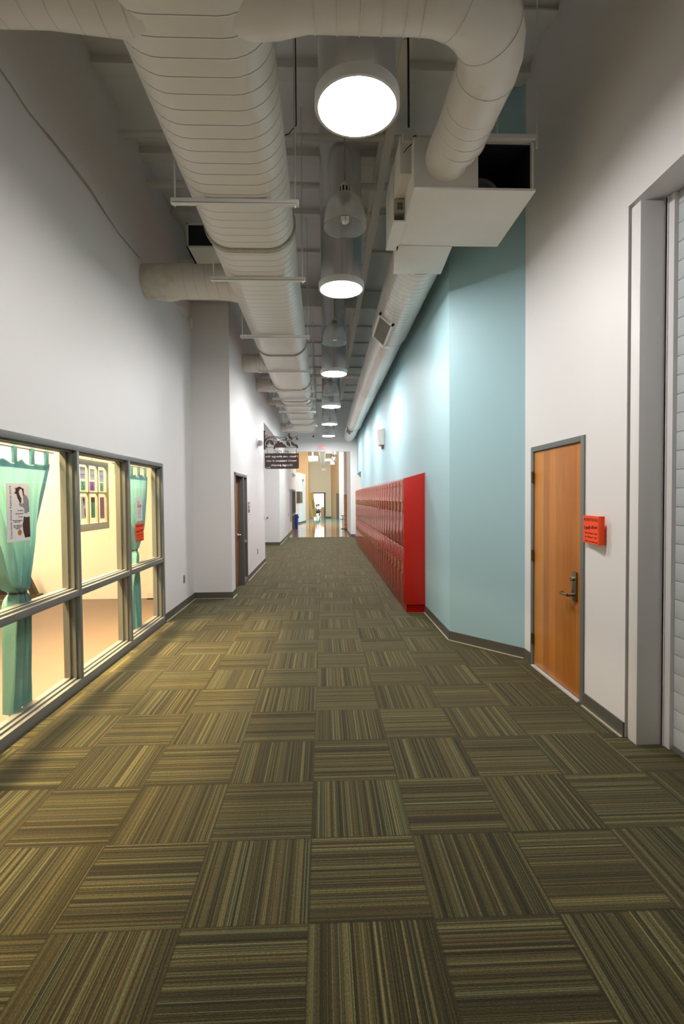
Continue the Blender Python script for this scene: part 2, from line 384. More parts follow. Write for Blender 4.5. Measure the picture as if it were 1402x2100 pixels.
# roof steel seen between the ducts
i = 0
for y in (4.45, 5.03, 6.29, 7.55, 8.8, 11.3, 12.6, 13.9, 15.2, 16.5, 17.8, 19.1, 20.4):
    hh = .09 if y in (5.03, 6.29, 7.55) else .04
    m = MB().box(-2.18 if y < 8.5 else -1.55, 2.08 if y < 5.1 else 1.48, y, y+.11, CZ-hh, CZ-.0)
    m.box(-2.18 if y < 8.5 else -1.55, 2.08 if y < 5.1 else 1.48, y-.03, y+.14, CZ-hh-.012, CZ-hh)
    struct('beam' if i == 0 else 'beam.%03d' % i, m, M_['steel'], 'grey painted roof purlin crossing the corridor', 'beam')['group'] = 'roof purlins'
    i += 1
m = MB().hexa([(-1.55, 10.15, 5.55), (1.48, 10.45, 5.55), (1.48, 10.6, 5.55), (-1.55, 10.3, 5.55), (-1.55, 10.15, 5.9), (1.48, 10.45, 5.9), (1.48, 10.6, 5.9), (-1.55, 10.3, 5.9)])
struct('beam.100', m, M_['steel'], 'deep grey roof girder crossing behind the second skylight tube', 'beam')
m = MB().box(.68, .77, 4.2, YE, 5.42, 5.47).box(.68, .77, 4.2, YE, 5.8, 5.86)
for k in range(21):
    y = 4.6+k*.8
    m.tube([(.725, y, 5.47), (.725, y+.4, 5.8), (.725, y+.8, 5.47)], .018, 6)
struct('beam.200', m, M_['steel'], 'open web roof joist running along beside the skylight tubes', 'beam')
def pipe(name, a, bb, rr, label):
    return setp(obj(name, MB().cyl(a, bb, rr, 12), M_['steel']), label, 'pipe')
pipe('sprinkler_pipe', (-2.18, 5.67, 5.66), (1.5, 5.67, 5.66), .035, 'thin white sprinkler pipe with wall flange crossing overhead nearest the viewer')
pipe('sprinkler_pipe', (-2.18, 6.55, 5.66), (1.48, 6.55, 5.66), .045, 'white coupled sprinkler pipe crossing just beyond the flanged one')
pipe('sprinkler_pipe', (-1.55, 13.12, 4.83), (1.47, 13.12, 4.83), .05, 'thick low white pipe crossing above the third pendant lamp')
pipe('sprinkler_pipe', (-1.55, 17.15, 5.0), (1.47, 17.15, 4.92), .05, 'white pipe crossing near the end wall above the fourth pendant lamp')

# ------------------------------------------------------------------ studio window, left
w1 = thing('window_1', (XL, 4.57, 0), 'grey steel studio window frame with six panes along the left wall', 'window', kind='structure')
XF, XB = -2.172, -2.315
ys = [2.19, 3.38, 4.57, 5.755, 6.957]
fr = MB().box(XB, XF, 2.19, 6.957, 2.118, 2.167).box(XB, XF, 2.19, 6.957, 0, .082)
for k in range(4): fr.box(XB, XF-.001, ys[k]+(.045 if k == 0 else .022), ys[k+1]-(.045 if k == 3 else .022), .83, .885)
for k, y in enumerate(ys):
    if k == 0: fr.box(XB, XF, y, y+.045, .082, 2.118)
    elif k == 4: fr.box(XB, XF, y-.045, y, .082, 2.118)
    else: fr.box(XB, XF, y-.022, y+.022, .082, 2.118)
# glazing stops and screwed channel on the room side
st = MB()
for k in range(4):
    y0, y1 = ys[k]+(.045 if k == 0 else .022), ys[k+1]-(.045 if k == 3 else .022)
    for z0, z1 in ((.082, .83), (.885, 2.118)):
        for xa, xb in ((-2.232, -2.208), (-2.315, -2.262)):
            st.box(xa, xb, y0, y1, z0, z0+.016).box(xa, xb, y0, y1, z1-.016, z1).box(xa, xb, y0, y0+.016, z0, z1).box(xa, xb, y1-.016, y1, z0, z1)
obj('window_frame', fr, M_['frame'], w1, bevel=.003); obj('glazing_stop', st, M_['frame'], w1)
for k in range(4):
    y0, y1 = ys[k]+.025, ys[k+1]-.025
    for z0, z1 in ((.085, .828), (.888, 2.115)):
        obj('pane', MB().box(-2.252, -2.246, y0, y1, z0, z1), M_['glass'], w1)

# studio room behind
struct('floor_studio', MB().box(-8, XL-.12, -1, 8.65, -.1, 0), M_['roomfloor'], 'pinkish vinyl floor of the studio', 'floor')
struct('wall_studio', MB().box(-8, XL-.12, 8.65, 8.8, 0, 3.3).box(-8.1, -8, -1, 8.65, 0, 3.3).box(-8, XL-.12, -1.1, -1, 0, 3.3), M_['roomwall'], 'cream walls of the studio behind the windows', 'wall')
struct('ceiling_studio', MB().box(-8, XL-.12, -1.1, 8.8, 3.3, 3.4), M_['roomwall'], 'cream ceiling of the studio', 'ceiling')

# ------------------------------------------------------------------ curtains
def interp(tab, z):
    if z >= tab[0][0]: return tab[0][1]
    for (a, va), (c, vc) in zip(tab, tab[1:]):
        if z >= c: t = (z-c)/(a-c); return vc+(va-vc)*t
    return tab[-1][1]

def curtain(name, left, right, rodz, ztie, zbot, rod0, rod1, tabs, label, rodlabel, ph):
    XC = -2.375
    rod = setp(obj('curtain_rod', MB().cyl((XC, rod0, rodz), (XC, rod1, rodz), .008, 10), M_['frame']), rodlabel, 'rod')
    t = thing(name, (XC, interp(left, 1.0), zbot), label, 'curtain', 'tied teal curtains')
    ztop = rodz-.1
    N, K = 64, 60; rings = []
    for k in range(K+1):
        z = ztop+(zbot-ztop)*k/K
        yl, yr = interp(left, z), interp(right, z); wd = yr-yl
        gath = max(0, min(1, (1.15-wd)/1.0))
        row = []
        for n in range(N+1):
            s = n/N
            amp = min(.006+.045*gath**1.3, max(.03, wd*.40))
            x = XC+amp*(math.sin(s*2*PI*7+ph+.6*math.sin(z*3))+.5*math.sin(s*2*PI*3.3+1.3*ph+z*2.1))
            x -= .02*gath*math.cos((s-.5)*PI)*-1
            zz = z+.012*math.sin(s*PI*7+ph)*(1 if k == 0 else .0)+.012*math.sin(s*2*PI*2+ph)*(1 if k == K else 0)
            if k == 0: zz -= .028*abs(math.sin(s*PI*len(tabs)))
            row.append((x, yl+wd*s, zz))
        rings.append(row)
    m = MB().loft(rings, closed=False, caps=False)
    cl = obj('cloth', m, M_['curtain'], t, smooth=80)
    # doubled heading band
    hb = MB().loft([[(x+.005, y, z+.002) for x, y, z in rings[0]], [(x+.005, y, z) for x, y, z in rings[1]], [(rings[1][n][0]+.005, rings[1][n][1], rings[1][n][2]-.03) for n in range(N+1)]], closed=False, caps=False)
    obj('heading', hb, M_['hem'], t, smooth=80)
    hl = MB().loft([[(r_[-1][0]+.005, r_[-1][1]+.002, r_[-1][2]) for r_ in rings], [(r_[-4][0]+.007, r_[-1][1]-.028, r_[-4][2]) for r_ in rings]], closed=False, caps=False)
    obj('side_hem', hl, M_['hem'], t, smooth=80)
    for y in tabs:
        a = MB()
        for sx in (-.011, .011):
            a.loft([[(XC+sx, y-.026, rodz+.009), (XC+sx, y+.026, rodz+.009)], [(XC+sx*.8, y-.022, rodz-.06), (XC+sx*.8, y+.022, rodz-.06)], [(XC+sx*.6, y-.03, rodz-.125), (XC+sx*.6, y+.03, rodz-.125)]], closed=False, caps=False)
        a.loft([[(XC-.011, y-.026, rodz+.009), (XC-.011, y+.026, rodz+.009)], [(XC+.011, y-.026, rodz+.009), (XC+.011, y+.026, rodz+.009)]], closed=False, caps=False)
        obj('tab', a, M_['hem'], t, smooth=60)
    yl, yr = interp(left, ztie), interp(right, ztie); c = (yl+yr)/2; rr = (yr-yl)/2
    obj('tie', MB().tube([(XC+.066*math.cos(a), c+(rr+.008)*math.sin(a), ztie+.006*math.sin(a)) for a in [2*PI*q/20 for q in range(21)]], .005, 6), M_['ink'], t, label='dark band gathering the cloth')
    return t

curtain('curtain', [(2.0, 3.43), (1.6, 3.62), (1.31, 3.76), (1.1, 3.815), (1.02, 3.85), (.99, 3.90), (.972, 3.935), (.94, 3.91), (.88, 3.875), (.7, 3.845), (.3, 3.80), (.05, 3.77)],
        [(2.0, 4.475), (1.79, 4.40), (1.38, 4.24), (1.12, 4.105), (1.0, 4.03), (.972, 4.015), (.9, 4.035), (.6, 4.055), (.3, 4.065), (.05, 4.07)],
        2.098, .972, .075, 3.42, 4.545, [3.47, 3.73, 3.985, 4.22, 4.435],
        'teal tab top curtain tied at the middle in the window bay nearest the viewer', 'thin rod carrying the nearer teal curtain', .4)
curtain('curtain', [(2.0, 5.86), (1.6, 6.0), (1.3, 6.19), (1.12, 6.25), (1.06, 6.285), (1.0, 6.25), (.95, 6.24), (.6, 6.17), (.05, 6.18)],
        [(2.0, 6.88), (1.7, 6.80), (1.33, 6.63), (1.12, 6.42), (1.06, 6.365), (.95, 6.41), (.6, 6.47), (.05, 6.46)],
        2.098, 1.06, .05, 5.79, 6.92, [5.9, 6.12, 6.36, 6.6, 6.84],
        'teal tab top curtain tied at the middle in the far window bay', 'thin rod carrying the farther teal curtain', 2.1)

# poster with a dancer on the nearer curtain
RY, UZ, NX = (0, 1, 0), (0, 0, 1), (1, 0, 0)
def panel_paper(name, y0, y1, z0, z1, x, m, label, cat, group=None, parent_mat=None, skew=0, bend=0):
    t = thing(name, (x, y0, z0), label, cat, group)
    n = 8; rows = []
    for k in range(n+1):
        s = k/n; y = y0+(y1-y0)*s; dx = bend*math.sin(s*PI)
        rows.append([(x+dx, y+skew*0, z0), (x+dx, y, z1)])
    back = [[(p[0]-.001, p[1], p[2]) for p in r_] for r_ in rows]
    mb = MB().loft([[a[0], a[1], c[1], c[0]] for a, c in zip(rows, back)])
    obj('sheet', mb, m, t)
    return t
PX = -2.322
p1 = panel_paper('poster', 3.785, 4.075, 1.372, 1.812, PX, M_['paper'], 'tall white poster with a black and grey dancer pinned to the nearer teal curtain', 'poster')
PW, PH = .29, .44
def P1(px, py): return ((px-200)/705*PW, (1990-py)/1830*PH)
O1 = (PX+.0004, 3.785, 1.372)
hair = [(420,460),(470,430),(480,330),(430,290),(500,310),(540,275),(610,255),(680,300),(730,330),(735,470),(720,560),(700,540),(690,420),(655,330),(610,340),(580,400),(580,480),(610,550),(655,640),(640,700),(650,760),(600,790),(570,700),(530,620),(505,500)]
m = MB().sheet(O1, RY, UZ, NX, [P1(*q) for q in hair], .0005)
obj('hair_print', m, M_['ink'], p1)
m = MB().sheet(O1, RY, UZ, NX, [P1(*q) for q in [(715,1210),(800,1245),(900,1225),(910,1890),(740,1905),(690,1700),(670,1500)]], .0005)
obj('trousers_print', m, M_['ink'], p1)
m = MB().sheet(O1, RY, UZ, NX, [P1(*q) for q in [(735,480),(830,560),(880,700),(895,1060),(780,1125),(730,1100),(745,980),(690,900),(610,880),(560,820),(600,780),(680,800),(720,780),(705,600)]], .0006)
obj('shirt_print', m, M_['grey'], p1)
m = MB().sheet(O1, RY, UZ, NX, [P1(575+60*math.cos(a), 1715+95*math.sin(a)) for a in [2*PI*k/20 for k in range(20)]], .0006)
obj('badge_print', m, mat('badge_orange', '#c9731c', .6, noise=(60, .4)), p1)
m = MB()
def ptext(s, px, py, size, wpx, rot=0, **k):
    x, y = P1(px, py); m = MB(); text_mb(m, s, Vector(O1)+Vector((0, x, y)), RY, UZ, NX, size, width=wpx/705*PW if not rot else wpx/1830*PH, rot=rot, thick=.0006, **k)
    obj('lettering', m, M_['ink'], p1)
ptext('Charlotte Dance Festival 2014', 345, 1065, .030, 1640, rot=PI/2, spacing=1.1)
for s, px, py, wp in (('Be inspired', 615, 1035, 160), ('Be entertained', 580, 1135, 230), ('Be there', 625, 1235, 130)):
    ptext(s, px, py, .014, wp)
for s, px, py, wp in (('Where: Booth Playhouse', 515, 1345, 290), ('130 N. Tryon St.', 515, 1395, 180), ('Encore: Spirit Square', 515, 1500, 260), ('345 N. College Street', 515, 1550, 250), ('Charlotte, NC', 520, 1600, 155)):
    ptext(s, px, py, .011, wp, offset=.02)

# flyers on the far curtain
PX = -2.304
p3 = panel_paper('flyer', 6.29, 6.51, 1.415, 1.705, PX, M_['paper'], 'white flyer with red script pinned to the far teal curtain', 'flyer')
m = MB(); text_mb(m, 'The', (PX+.0004, 6.345, 1.632), RY, UZ, NX, .045, thick=.0006); obj('lettering', m, M_['grey'], p3)
m = MB()
for k in range(7): m.box(PX+.0004, PX+.001, 6.36+.01*(k % 2), 6.47-.012*(k % 3), 1.555-k*.017, 1.560-k*.017)
obj('small_print', m, M_['grey'], p3)
m = MB(); text_mb(m, 'Charity', (PX+.0004, 6.41, 1.585), RY, UZ, NX, .06, width=.15, thick=.0006, shear=.2, offset=.02); obj('title_lettering', m, mat('ink_red', '#b82334', .7), p3)
def audition(name, loc, Rv, Nv, W, H, label, group=None, curl=False):
    t = thing(name, loc, label, 'flyer', 'orange audition flyers')
    O, Rv, Nv, U = Vector(loc), Vector(Rv), Vector(Nv), Vector((0, 0, 1))
    prof = [(W*k/10, .006*math.sin(k/10*PI)) for k in range(11)]
    if curl:
        prof = [(W*k/12, .012+.03*(k/12)**1.6) for k in range(13)]+[(W+.007, .038), (W+.012, .028), (W+.014, .015), (W+.015, .002)]
    rings = []
    for s, d in prof:
        a = O+Rv*s+Nv*d; top = H
        rings.append([a, a+U*top, a+U*top-Nv*.0008, a-Nv*.0008])
    obj('sheet', MB().loft(rings), M_['orange'], t, smooth=60)
    def at(s): return (.012+.03*(s/W)**1.6) if curl else .006*math.sin(s/W*PI)
    mk = mat('marker_brown', '#5a1c05', .7)
    for s, y, size, wd, sh in (('AUDITIONS', .80, .16, .93, 0), ('Legally Blonde', .53, .17, .88, .35), ('Tues March 6  6:30', .34, .085, .80, .1), ('Fri  March 7  3:30', .20, .085, .76, .1), ('v Bbk, Bar and to sing', .05, .075, .88, .1)):
        mm = MB(); text_mb(mm, s, (0, 0, 0), (1, 0, 0), (0, 1, 0), (0, 0, 1), size*H, width=wd*W, thick=.001, shear=sh)
        m = MB().add([O+Rv*(W/2+x+.01*W)+U*(y*H+yy+(.06*H*(x/W) if sh > .3 else 0))+Nv*(at(min(W, max(0, W/2+x)))+.0008+zz) for x, yy, zz in mm.v], mm.f)
        obj('lettering', m, mk, t)
    return t
audition('flyer', (PX, 6.255, 1.16), (0, 1, 0), (1, 0, 0), .29, .225, 'small orange handwritten flyer under the white one on the far teal curtain')
audition('flyer', (XR-.016, 3.905, 1.318), (0, -1, 0), (-1, 0, 0), .272, .213, 'orange handwritten flyer curling off the white wall beside the near wood door', curl=True)

# old sash hung in the middle bay, with papers on it
SX = -2.335
sh = thing('notice_board', (SX, 4.9, 1.35), 'old six pane window sash hung as a notice board in the middle window bay', 'window sash')
sy0, sy1, sz0, sz1 = 4.70, 5.59, 1.372, 2.085
gy = [(4.74, 4.90), (4.925, 5.115), (5.14, 5.325), (5.35, 5.535)]
fr = MB().box(SX-.03, SX, sy0, sy1, sz1-.055, sz1).box(SX-.03, SX, sy0, sy1, sz0, sz0+.075).box(SX-.03, SX, sy1-.055, sy1, sz0+.075, sz1-.055).box(SX-.03, SX, sy0, sy0+.04, sz0+.075, sz1-.055)
fr.box(SX-.025, SX-.003, sy0+.04, sy1-.055, 1.745, 1.765)
for a, c in zip(gy, gy[1:]): fr.box(SX-.025, SX-.003, a[1], c[0], sz0+.075, sz1-.055)
obj('sash_frame', fr, mat('sash_paint', '#b3ad8e', .6, noise=(20, .12)), sh, bevel=.003)
obj('pane', MB().box(SX-.016, SX-.013, sy0+.04, sy1-.055, sz0+.075, sz1-.055), M_['glass'], sh)
obj('hook', MB().tube([(SX-.01, 5.22, sz1), (SX-.01, 5.22, sz1+.02), (SX-.005, 5.225, sz1+.035)], .006, 8), M_['metal'], sh)
def card(nm, y0, y1, z0, z1, colr, label, cat, lines, group='papers on the hanging sash'):
    t = thing(nm, (SX-.0105, y0, z0), label, cat, group)
    obj('sheet', MB().box(SX-.0115, SX-.0105, y0, y1, z0, z1), mat('paper_'+colr[1:], colr, .7), t)
    for txt, yy, zz, size, wd, c in lines:
        m = MB()
        if txt == '-':
            for q in range(int(size)): m.box(SX-.0104, SX-.0098, y0+(y1-y0)*.12, y0+(y1-y0)*(.85-.1*(q % 2)), z0+(z1-z0)*(zz-q*wd), z0+(z1-z0)*(zz-q*wd)+.004)
        else: text_mb(m, txt, (SX-.0104, (y0+y1)/2, z0+(z1-z0)*zz), RY, UZ, NX, size, width=wd, thick=.0006)
        obj('lettering', m, mat('ink_'+c[1:], c, .7), t)
    return t
card('notice', 4.965, 5.075, 1.885, 2.005, '#d8d4dc', 'small white notice with purple heading, top pane of the hanging sash', 'notice', [('Announcements', 0, .35, .022, .095, '#6a4a9c'), ('-', 0, .25, 2, .09, '#8d8798')])
card('notice', 5.175, 5.275, 1.885, 1.995, '#d9dcd0', 'small white notice with green writing, middle top pane of the hanging sash', 'notice', [('Try Jazz', 0, .3, .04, .085, '#7aa860')])
card('notice', 5.385, 5.49, 1.87, 1.995, '#d5dbe0', 'small white notice with blue writing, right top pane of the hanging sash', 'notice', [('Try Day', 0, .38, .04, .085, '#3f83c8'), ('-', 0, .25, 2, .1, '#8fb0cc')])
card('number_card', 4.975, 5.075, 1.775, 1.868, '#84c9a0', 'green card with a black 5 on the hanging sash', 'card', [('5', 0, .12, .095, .04, '#2a2d2a')])
card('number_card', 5.165, 5.275, 1.775, 1.868, '#a868b4', 'purple card with a black 6 on the hanging sash', 'card', [('6', 0, .12, .095, .04, '#2a2030')])
card('number_card', 5.395, 5.485, 1.772, 1.862, '#86c49a', 'green card with an 8 on the hanging sash', 'card', [('8', 0, .2, .075, .03, '#54522c')])
fl = card('flyer', 4.972, 5.068, 1.50, 1.715, '#c4ccc6', 'small grey flyer with a dancer in the lower pane of the hanging sash', 'flyer', [])
m = MB().sheet((SX-.0104, 4.972, 1.50), RY, UZ, NX, [(.035, .20), (.06, .205), (.08, .19), (.085, .15), (.078, .14), (.07, .18), (.06, .17), (.07, .13), (.06, .125), (.045, .16)], .0006)
obj('dancer_print', m, mat('ink_maroon', '#4c2a2c', .7), fl)
m = MB().sheet((SX-.0104, 4.972, 1.50), RY, UZ, NX, [(.075, .10), (.09, .10), (.094, .005), (.085, .005), (.072, .05)], .0006); obj('trousers_print', m, mat('ink_maroon', '#4c2a2c', .7), fl)
fg = card('flyer', 5.185, 5.275, 1.50, 1.71, '#5c9f80', 'green flyer with a dark top in the lower pane of the hanging sash', 'flyer', [('-', 0, .60, 8, .07, '#3d7a62')])
obj('dark_print', MB().sheet((SX-.0104, 5.187, 1.655), RY, UZ, NX, [(0, .054), (.086, .054), (.086, .008), (.06, .004), (.043, -.004), (.026, .004), (0, .008)], .0006), mat('ink_forest', '#45502f', .7), fg)
card('flyer', 5.39, 5.495, 1.485, 1.71, '#9c7490', 'plum coloured flyer in the lower right pane of the hanging sash', 'flyer', [('-', 0, .92, 12, .07, '#75536e')])

# dark easel board at the back of the studio
eb = thing('easel_board', (-5.4, 8.2, 0), 'dark brown board on a wooden A-frame seen behind the nearer curtain', 'board')
obj('board', MB().box(-6.6, -5.06, 8.30, 8.36, .16, .575), mat('board_brown', '#1c0f0b', .35, noise=(8, .4)), eb)
obj('top_rail', MB().box(-6.6, -5.04, 8.28, 8.38, .575, .605), M_['woodd'], eb)
ew = mat('easel_wood', '#2a2012', .5)
obj('leg', MB().hexa([(-4.74, 8.28, .16), (-4.64, 8.28, .16), (-4.64, 8.36, .16), (-4.74, 8.36, .16), (-4.93, 8.28, .60), (-4.84, 8.28, .60), (-4.84, 8.36, .60), (-4.93, 8.36, .60)]), ew, eb)
obj('foot_rail', MB().box(-6.6, -4.60, 8.24, 8.40, .09, .16), mat('easel_wood_light', '#3c3018', .5), eb)
obj('leg', MB().box(-5.10, -4.98, 8.26, 8.38, 0, .09), ew, eb); obj('leg', MB().box(-6.5, -6.38, 8.26, 8.38, 0, .09), ew, eb)

# ------------------------------------------------------------------ doors
def lever(parent, m, x, y, z, sx, diry):
    h = obj('handle', MB().cyl((x, y, z), (x+sx*.055, y, z), .014, 14).tube([(x+sx*.055, y, z), (x+sx*.06, y+diry*.03, z), (x+sx*.06, y+diry*.11, z), (x+sx*.03, y+diry*.13, z)], .011, 10), m, parent)
    return h
d1 = thing('door_1', (XR, 4.44, 0), 'maple wood door in a grey steel frame on the near right wall', 'door', kind='structure')
obj('door_leaf', MB().box(XR+.004, XR+.05, 3.985, 4.895, .018, 2.116), M_['wood'], d1, bevel=.002)
b = MB().box(XR-.012, XR+.06, 4.897, 4.953, 0, 2.168).box(XR-.012, XR+.06, 3.926, 3.983, 0, 2.168).box(XR-.012, XR+.06, 3.983, 4.897, 2.12, 2.168)
obj('door_frame', b, M_['frame'], d1, bevel=.003)
obj('backing', MB().box(XR+.06, XR+.08, 3.93, 4.95, 0, 2.17), M_['black'], d1)
obj('threshold', MB().box(XR-.03, XR+.06, 3.983, 4.897, 0, .010), mat('threshold_grey', '#c9c9c9', .4), d1)
pl = obj('escutcheon', MB().box(XR-.014, XR+.004, 4.045, 4.118, .81, 1.055), M_['satin'], d1, bevel=.004)
obj('lock_cylinder', MB().cyl((XR-.014, 4.085, .995), (XR-.038, 4.085, .995), .017, 16), M_['chrome'], pl)
lever(pl, M_['satin'], XR-.01, 4.085, .862, -1, 1)
for z in (1.87, 1.10, .27):
    obj('hinge', MB().cyl((XR-.016, 4.899, z-.055), (XR-.016, 4.899, z+.055), .011, 10).box(XR-.012, XR-.008, 4.885, 4.93, z-.055, z+.055), mat('hinge_bronze', '#6d5f45', .4, .8), d1)
d2 = thing('door_2', (-1.6, 9.6, 0), 'wood door with sidelight recessed in the left wall', 'door', kind='structure')
obj('door_leaf', MB().box(-1.69, -1.645, 8.94, 9.83, .015, 2.09), M_['woodd'], d2, bevel=.002)
b = MB().box(-1.70, -1.538, 8.885, 8.935, 0, 2.152).box(-1.70, -1.538, 9.835, 9.885, 0, 2.152).box(-1.70, -1.538, 10.245, 10.295, 0, 2.152).box(-1.70, -1.538, 8.885, 10.295, 2.10, 2.152).box(-1.70, -1.545, 9.885, 10.245, .80, .85).box(-1.70, -1.545, 9.885, 10.245, 0, .10)
obj('door_frame', b, M_['frame'], d2, bevel=.003)
obj('sidelight', MB().box(-1.645, -1.64, 9.885, 10.245, .10, 2.10), M_['glass'], d2)
obj('backing', MB().box(-1.76, -1.705, 8.9, 10.28, 0, 2.15), mat('dim_room_grey', '#4c4a44', .8), d2)
lever(d2, M_['chrome'], -1.645, 9.73, .99, 1, -1)
obj('push_rose', MB().cyl((-1.645, 9.73, .99), (-1.632, 9.73, .99), .034, 16), M_['chrome'], d2)
d3 = thing('door_3', (-2.2, 18.2, 0), 'wall coloured closet door with a round knob at the back of the left alcove', 'door', kind='structure')
obj('door_leaf', MB().box(-2.75, -1.94, 18.196, 18.1995, .11, 2.12), M_['white'], d3)
kn = MB().cyl((-2.0, 18.18, .993), (-2.0, 18.14, .993), .012, 12); kn.ball((-2.0, 18.125, .993), .034)
obj('knob', kn, M_['satin'], d3)
# shutter door in its reveal
d4 = thing('door_4', (2.3, 2.0, 0), 'grey ribbed roll up shutter door at the right edge', 'door', kind='structure')
m = MB(); z = .03; k = 0
while z < 3.63:
    z1 = min(z+.1215, 3.64)
    m.hexa([(2.30, .6, z), (2.33, .6, z), (2.33, 3.22, z), (2.30, 3.22, z), (2.30, .6, z1-.004), (2.33, .6, z1-.004), (2.33, 3.22, z1-.004), (2.30, 3.22, z1-.004)])
    m.box(2.308, 2.33, .6, 3.22, z1-.006, z1+.002)
    z = z1; k += 1
obj('slat_curtain', m, M_['shutter'], d4, bevel=.0012)
obj('bottom_rail', MB().box(2.29, 2.335, .6, 3.22, 0, .03), M_['frame'], d4)
obj('guide_track', MB().box(2.272, 2.30, 3.205, 3.262, 0, 3.63).box(2.262, 2.272, 3.255, 3.272, 0, 3.63), M_['white'], d4)
struct('trim_3', MB().box(2.092, 2.262, 3.272, 3.370, 0, 3.615), M_['white'], 'white boxed post beside the shutter door', 'post', bevel=.006)
struct('wall_right_reveal', MB().box(2.262, 2.4, 3.26, 3.4, 0, 3.7).box(2.30, 2.45, .55, 3.4, 3.63, 3.75).box(2.34, 2.42, .4, 3.4, 0, 3.7), M_['white'], 'white reveal around the shutter door', 'wall')

# ------------------------------------------------------------------ red lockers
L0, LW, NL = 7.28, .3755, 29
ordn = ['nearest', 'second', 'third', 'fourth', 'fifth', 'sixth', 'seventh', 'eighth', 'ninth', 'tenth', 'eleventh', 'twelfth', 'thirteenth', 'fourteenth', 'fifteenth', 'sixteenth', 'seventeenth', 'eighteenth', 'nineteenth', 'twentieth', 'twenty-first', 'twenty-second', 'twenty-third', 'twenty-fourth', 'twenty-fifth', 'twenty-sixth', 'twenty-seventh', 'twenty-eighth', 'farthest']
y0 = L0
lk = thing('locker', (1.33, y0, 0), 'red two-tier locker nearest the viewer with its broad bright red end panel showing', 'locker', 'red lockers along the blue wall')
def slab(x0, x1, ya, yb, z0, z1f, z1b): return [(x0, ya, z0), (x1, ya, z0), (x1, yb, z0), (x0, yb, z0), (x0, ya, z1f), (x1, ya, z1b), (x1, yb, z1b), (x0, yb, z1f)]
def locker_parts(t, y0, first=False):
    e = .006 if first else 0
    obj('body', MB().hexa(slab(1.202, 1.474, y0+e, y0+LW, .115, 1.95, 2.035)), M_['red'], t)
    obj('base', MB().box(1.205, 1.474, y0+e, y0+LW, 0, .115), M_['red'], t)
    for za, zb, hz, pz in ((.975, 1.925, 1.54, 1.86), (.14, .958, .635, .915)):
        dr = obj('door', MB().box(1.168, 1.200, y0+.012, y0+LW-.008, za, zb), M_['red'], t, bevel=.004)
        yc = y0+.075
        obj('handle', MB().box(1.152, 1.168, yc-.016, yc+.016, hz-.062, hz+.062), M_['hp'], dr, bevel=.002)
        for dz in (-.071, .071): obj('handle_cap', MB().box(1.150, 1.168, yc-.019, yc+.019, hz+dz-.009, hz+dz+.009), M_['chrome'], dr, bevel=.002)
        obj('number_plate', MB().box(1.160, 1.168, y0+LW/2-.028, y0+LW/2+.028, pz-.011, pz+.011), M_['metal'], dr)
M_['hp'] = mat('handle_pull', '#a8976f', .35, .25)
locker_parts(lk, y0, True)
obj('side_panel', MB().hexa(slab(1.166, 1.476, y0-.012, y0+.006, .115, 1.955, 2.042)), mat('locker_red_lit', '#bf1c0b', .38, coat=.1, noise=(90, .03), bump=(90, .05, .0006)), lk, bevel=.002)  # same paint as the doors, colour raised for the light on this end
proto = thing('locker', (1.33, y0+LW, 0), 'red two-tier locker, second from the near end of the row', 'locker', 'red lockers along the blue wall')
locker_parts(proto, y0+LW)
for k in range(2, NL):
    dup(proto, (1.33, y0+LW*k, 0), 'red two-tier locker, %s from the near end of the row' % ordn[k] if k < NL-1 else 'red two-tier locker at the far end of the row by the end wall')
def padlock(y, z, label):
    t = thing('padlock', (1.16, y, z), label, 'padlock')
    obj('lock_body', MB().cyl((1.163, y, z), (1.145, y, z), .022, 16), M_['chrome'], t)
    obj('shackle', MB().tube([(1.154, y-.014, z+.01), (1.154, y-.014, z+.035), (1.154, y, z+.048), (1.154, y+.014, z+.035), (1.154, y+.014, z+.01)], .004, 8), M_['chrome'], t)
padlock(L0+LW*9+.075, .57, 'small padlock on a lower door halfway along the red lockers')
padlock(L0+LW*8+.075, 1.46, 'small padlock on an upper door of the red lockers')

# ------------------------------------------------------------------ ducts
def oval(cx, y, cz, W, H, grow=0, n=14):
    R_ = H/2+grow; a = W/2-H/2; pts = []
    for k in range(n+1):
        t = -PI/2+PI*k/n; pts.append((cx+a+R_*math.cos(t), y, cz+R_*math.sin(t)))
    for k in range(n+1):
        t = PI/2+PI*k/n; pts.append((cx-a+R_*math.cos(t), y, cz+R_*math.sin(t)))
    return pts
DX, DZ, DW, DH = -.69, 4.365, .86, .50
md = thing('supply_duct', (DX, 10, DZ-DH/2), 'big white flat oval air duct running the length of the corridor left of the skylights', 'duct')
obj('duct_body', MB().loft([oval(DX, y, DZ, DW, DH) for y in [-1+k*.5 for k in range(40)]+[18.9]]), M_['duct'], md, smooth=50)
for y in (5.03, 8.68, 11.45, 12.8, 13.35, 14.5, 16.9):
    obj('joint_band', MB().loft([oval(DX, y-.035, DZ, DW, DH, .004), oval(DX, y-.03, DZ, DW, DH, .018), oval(DX, y+.03, DZ, DW, DH, .018), oval(DX, y+.035, DZ, DW, DH, .004)], caps=False), M_['band'], md, smooth=50)

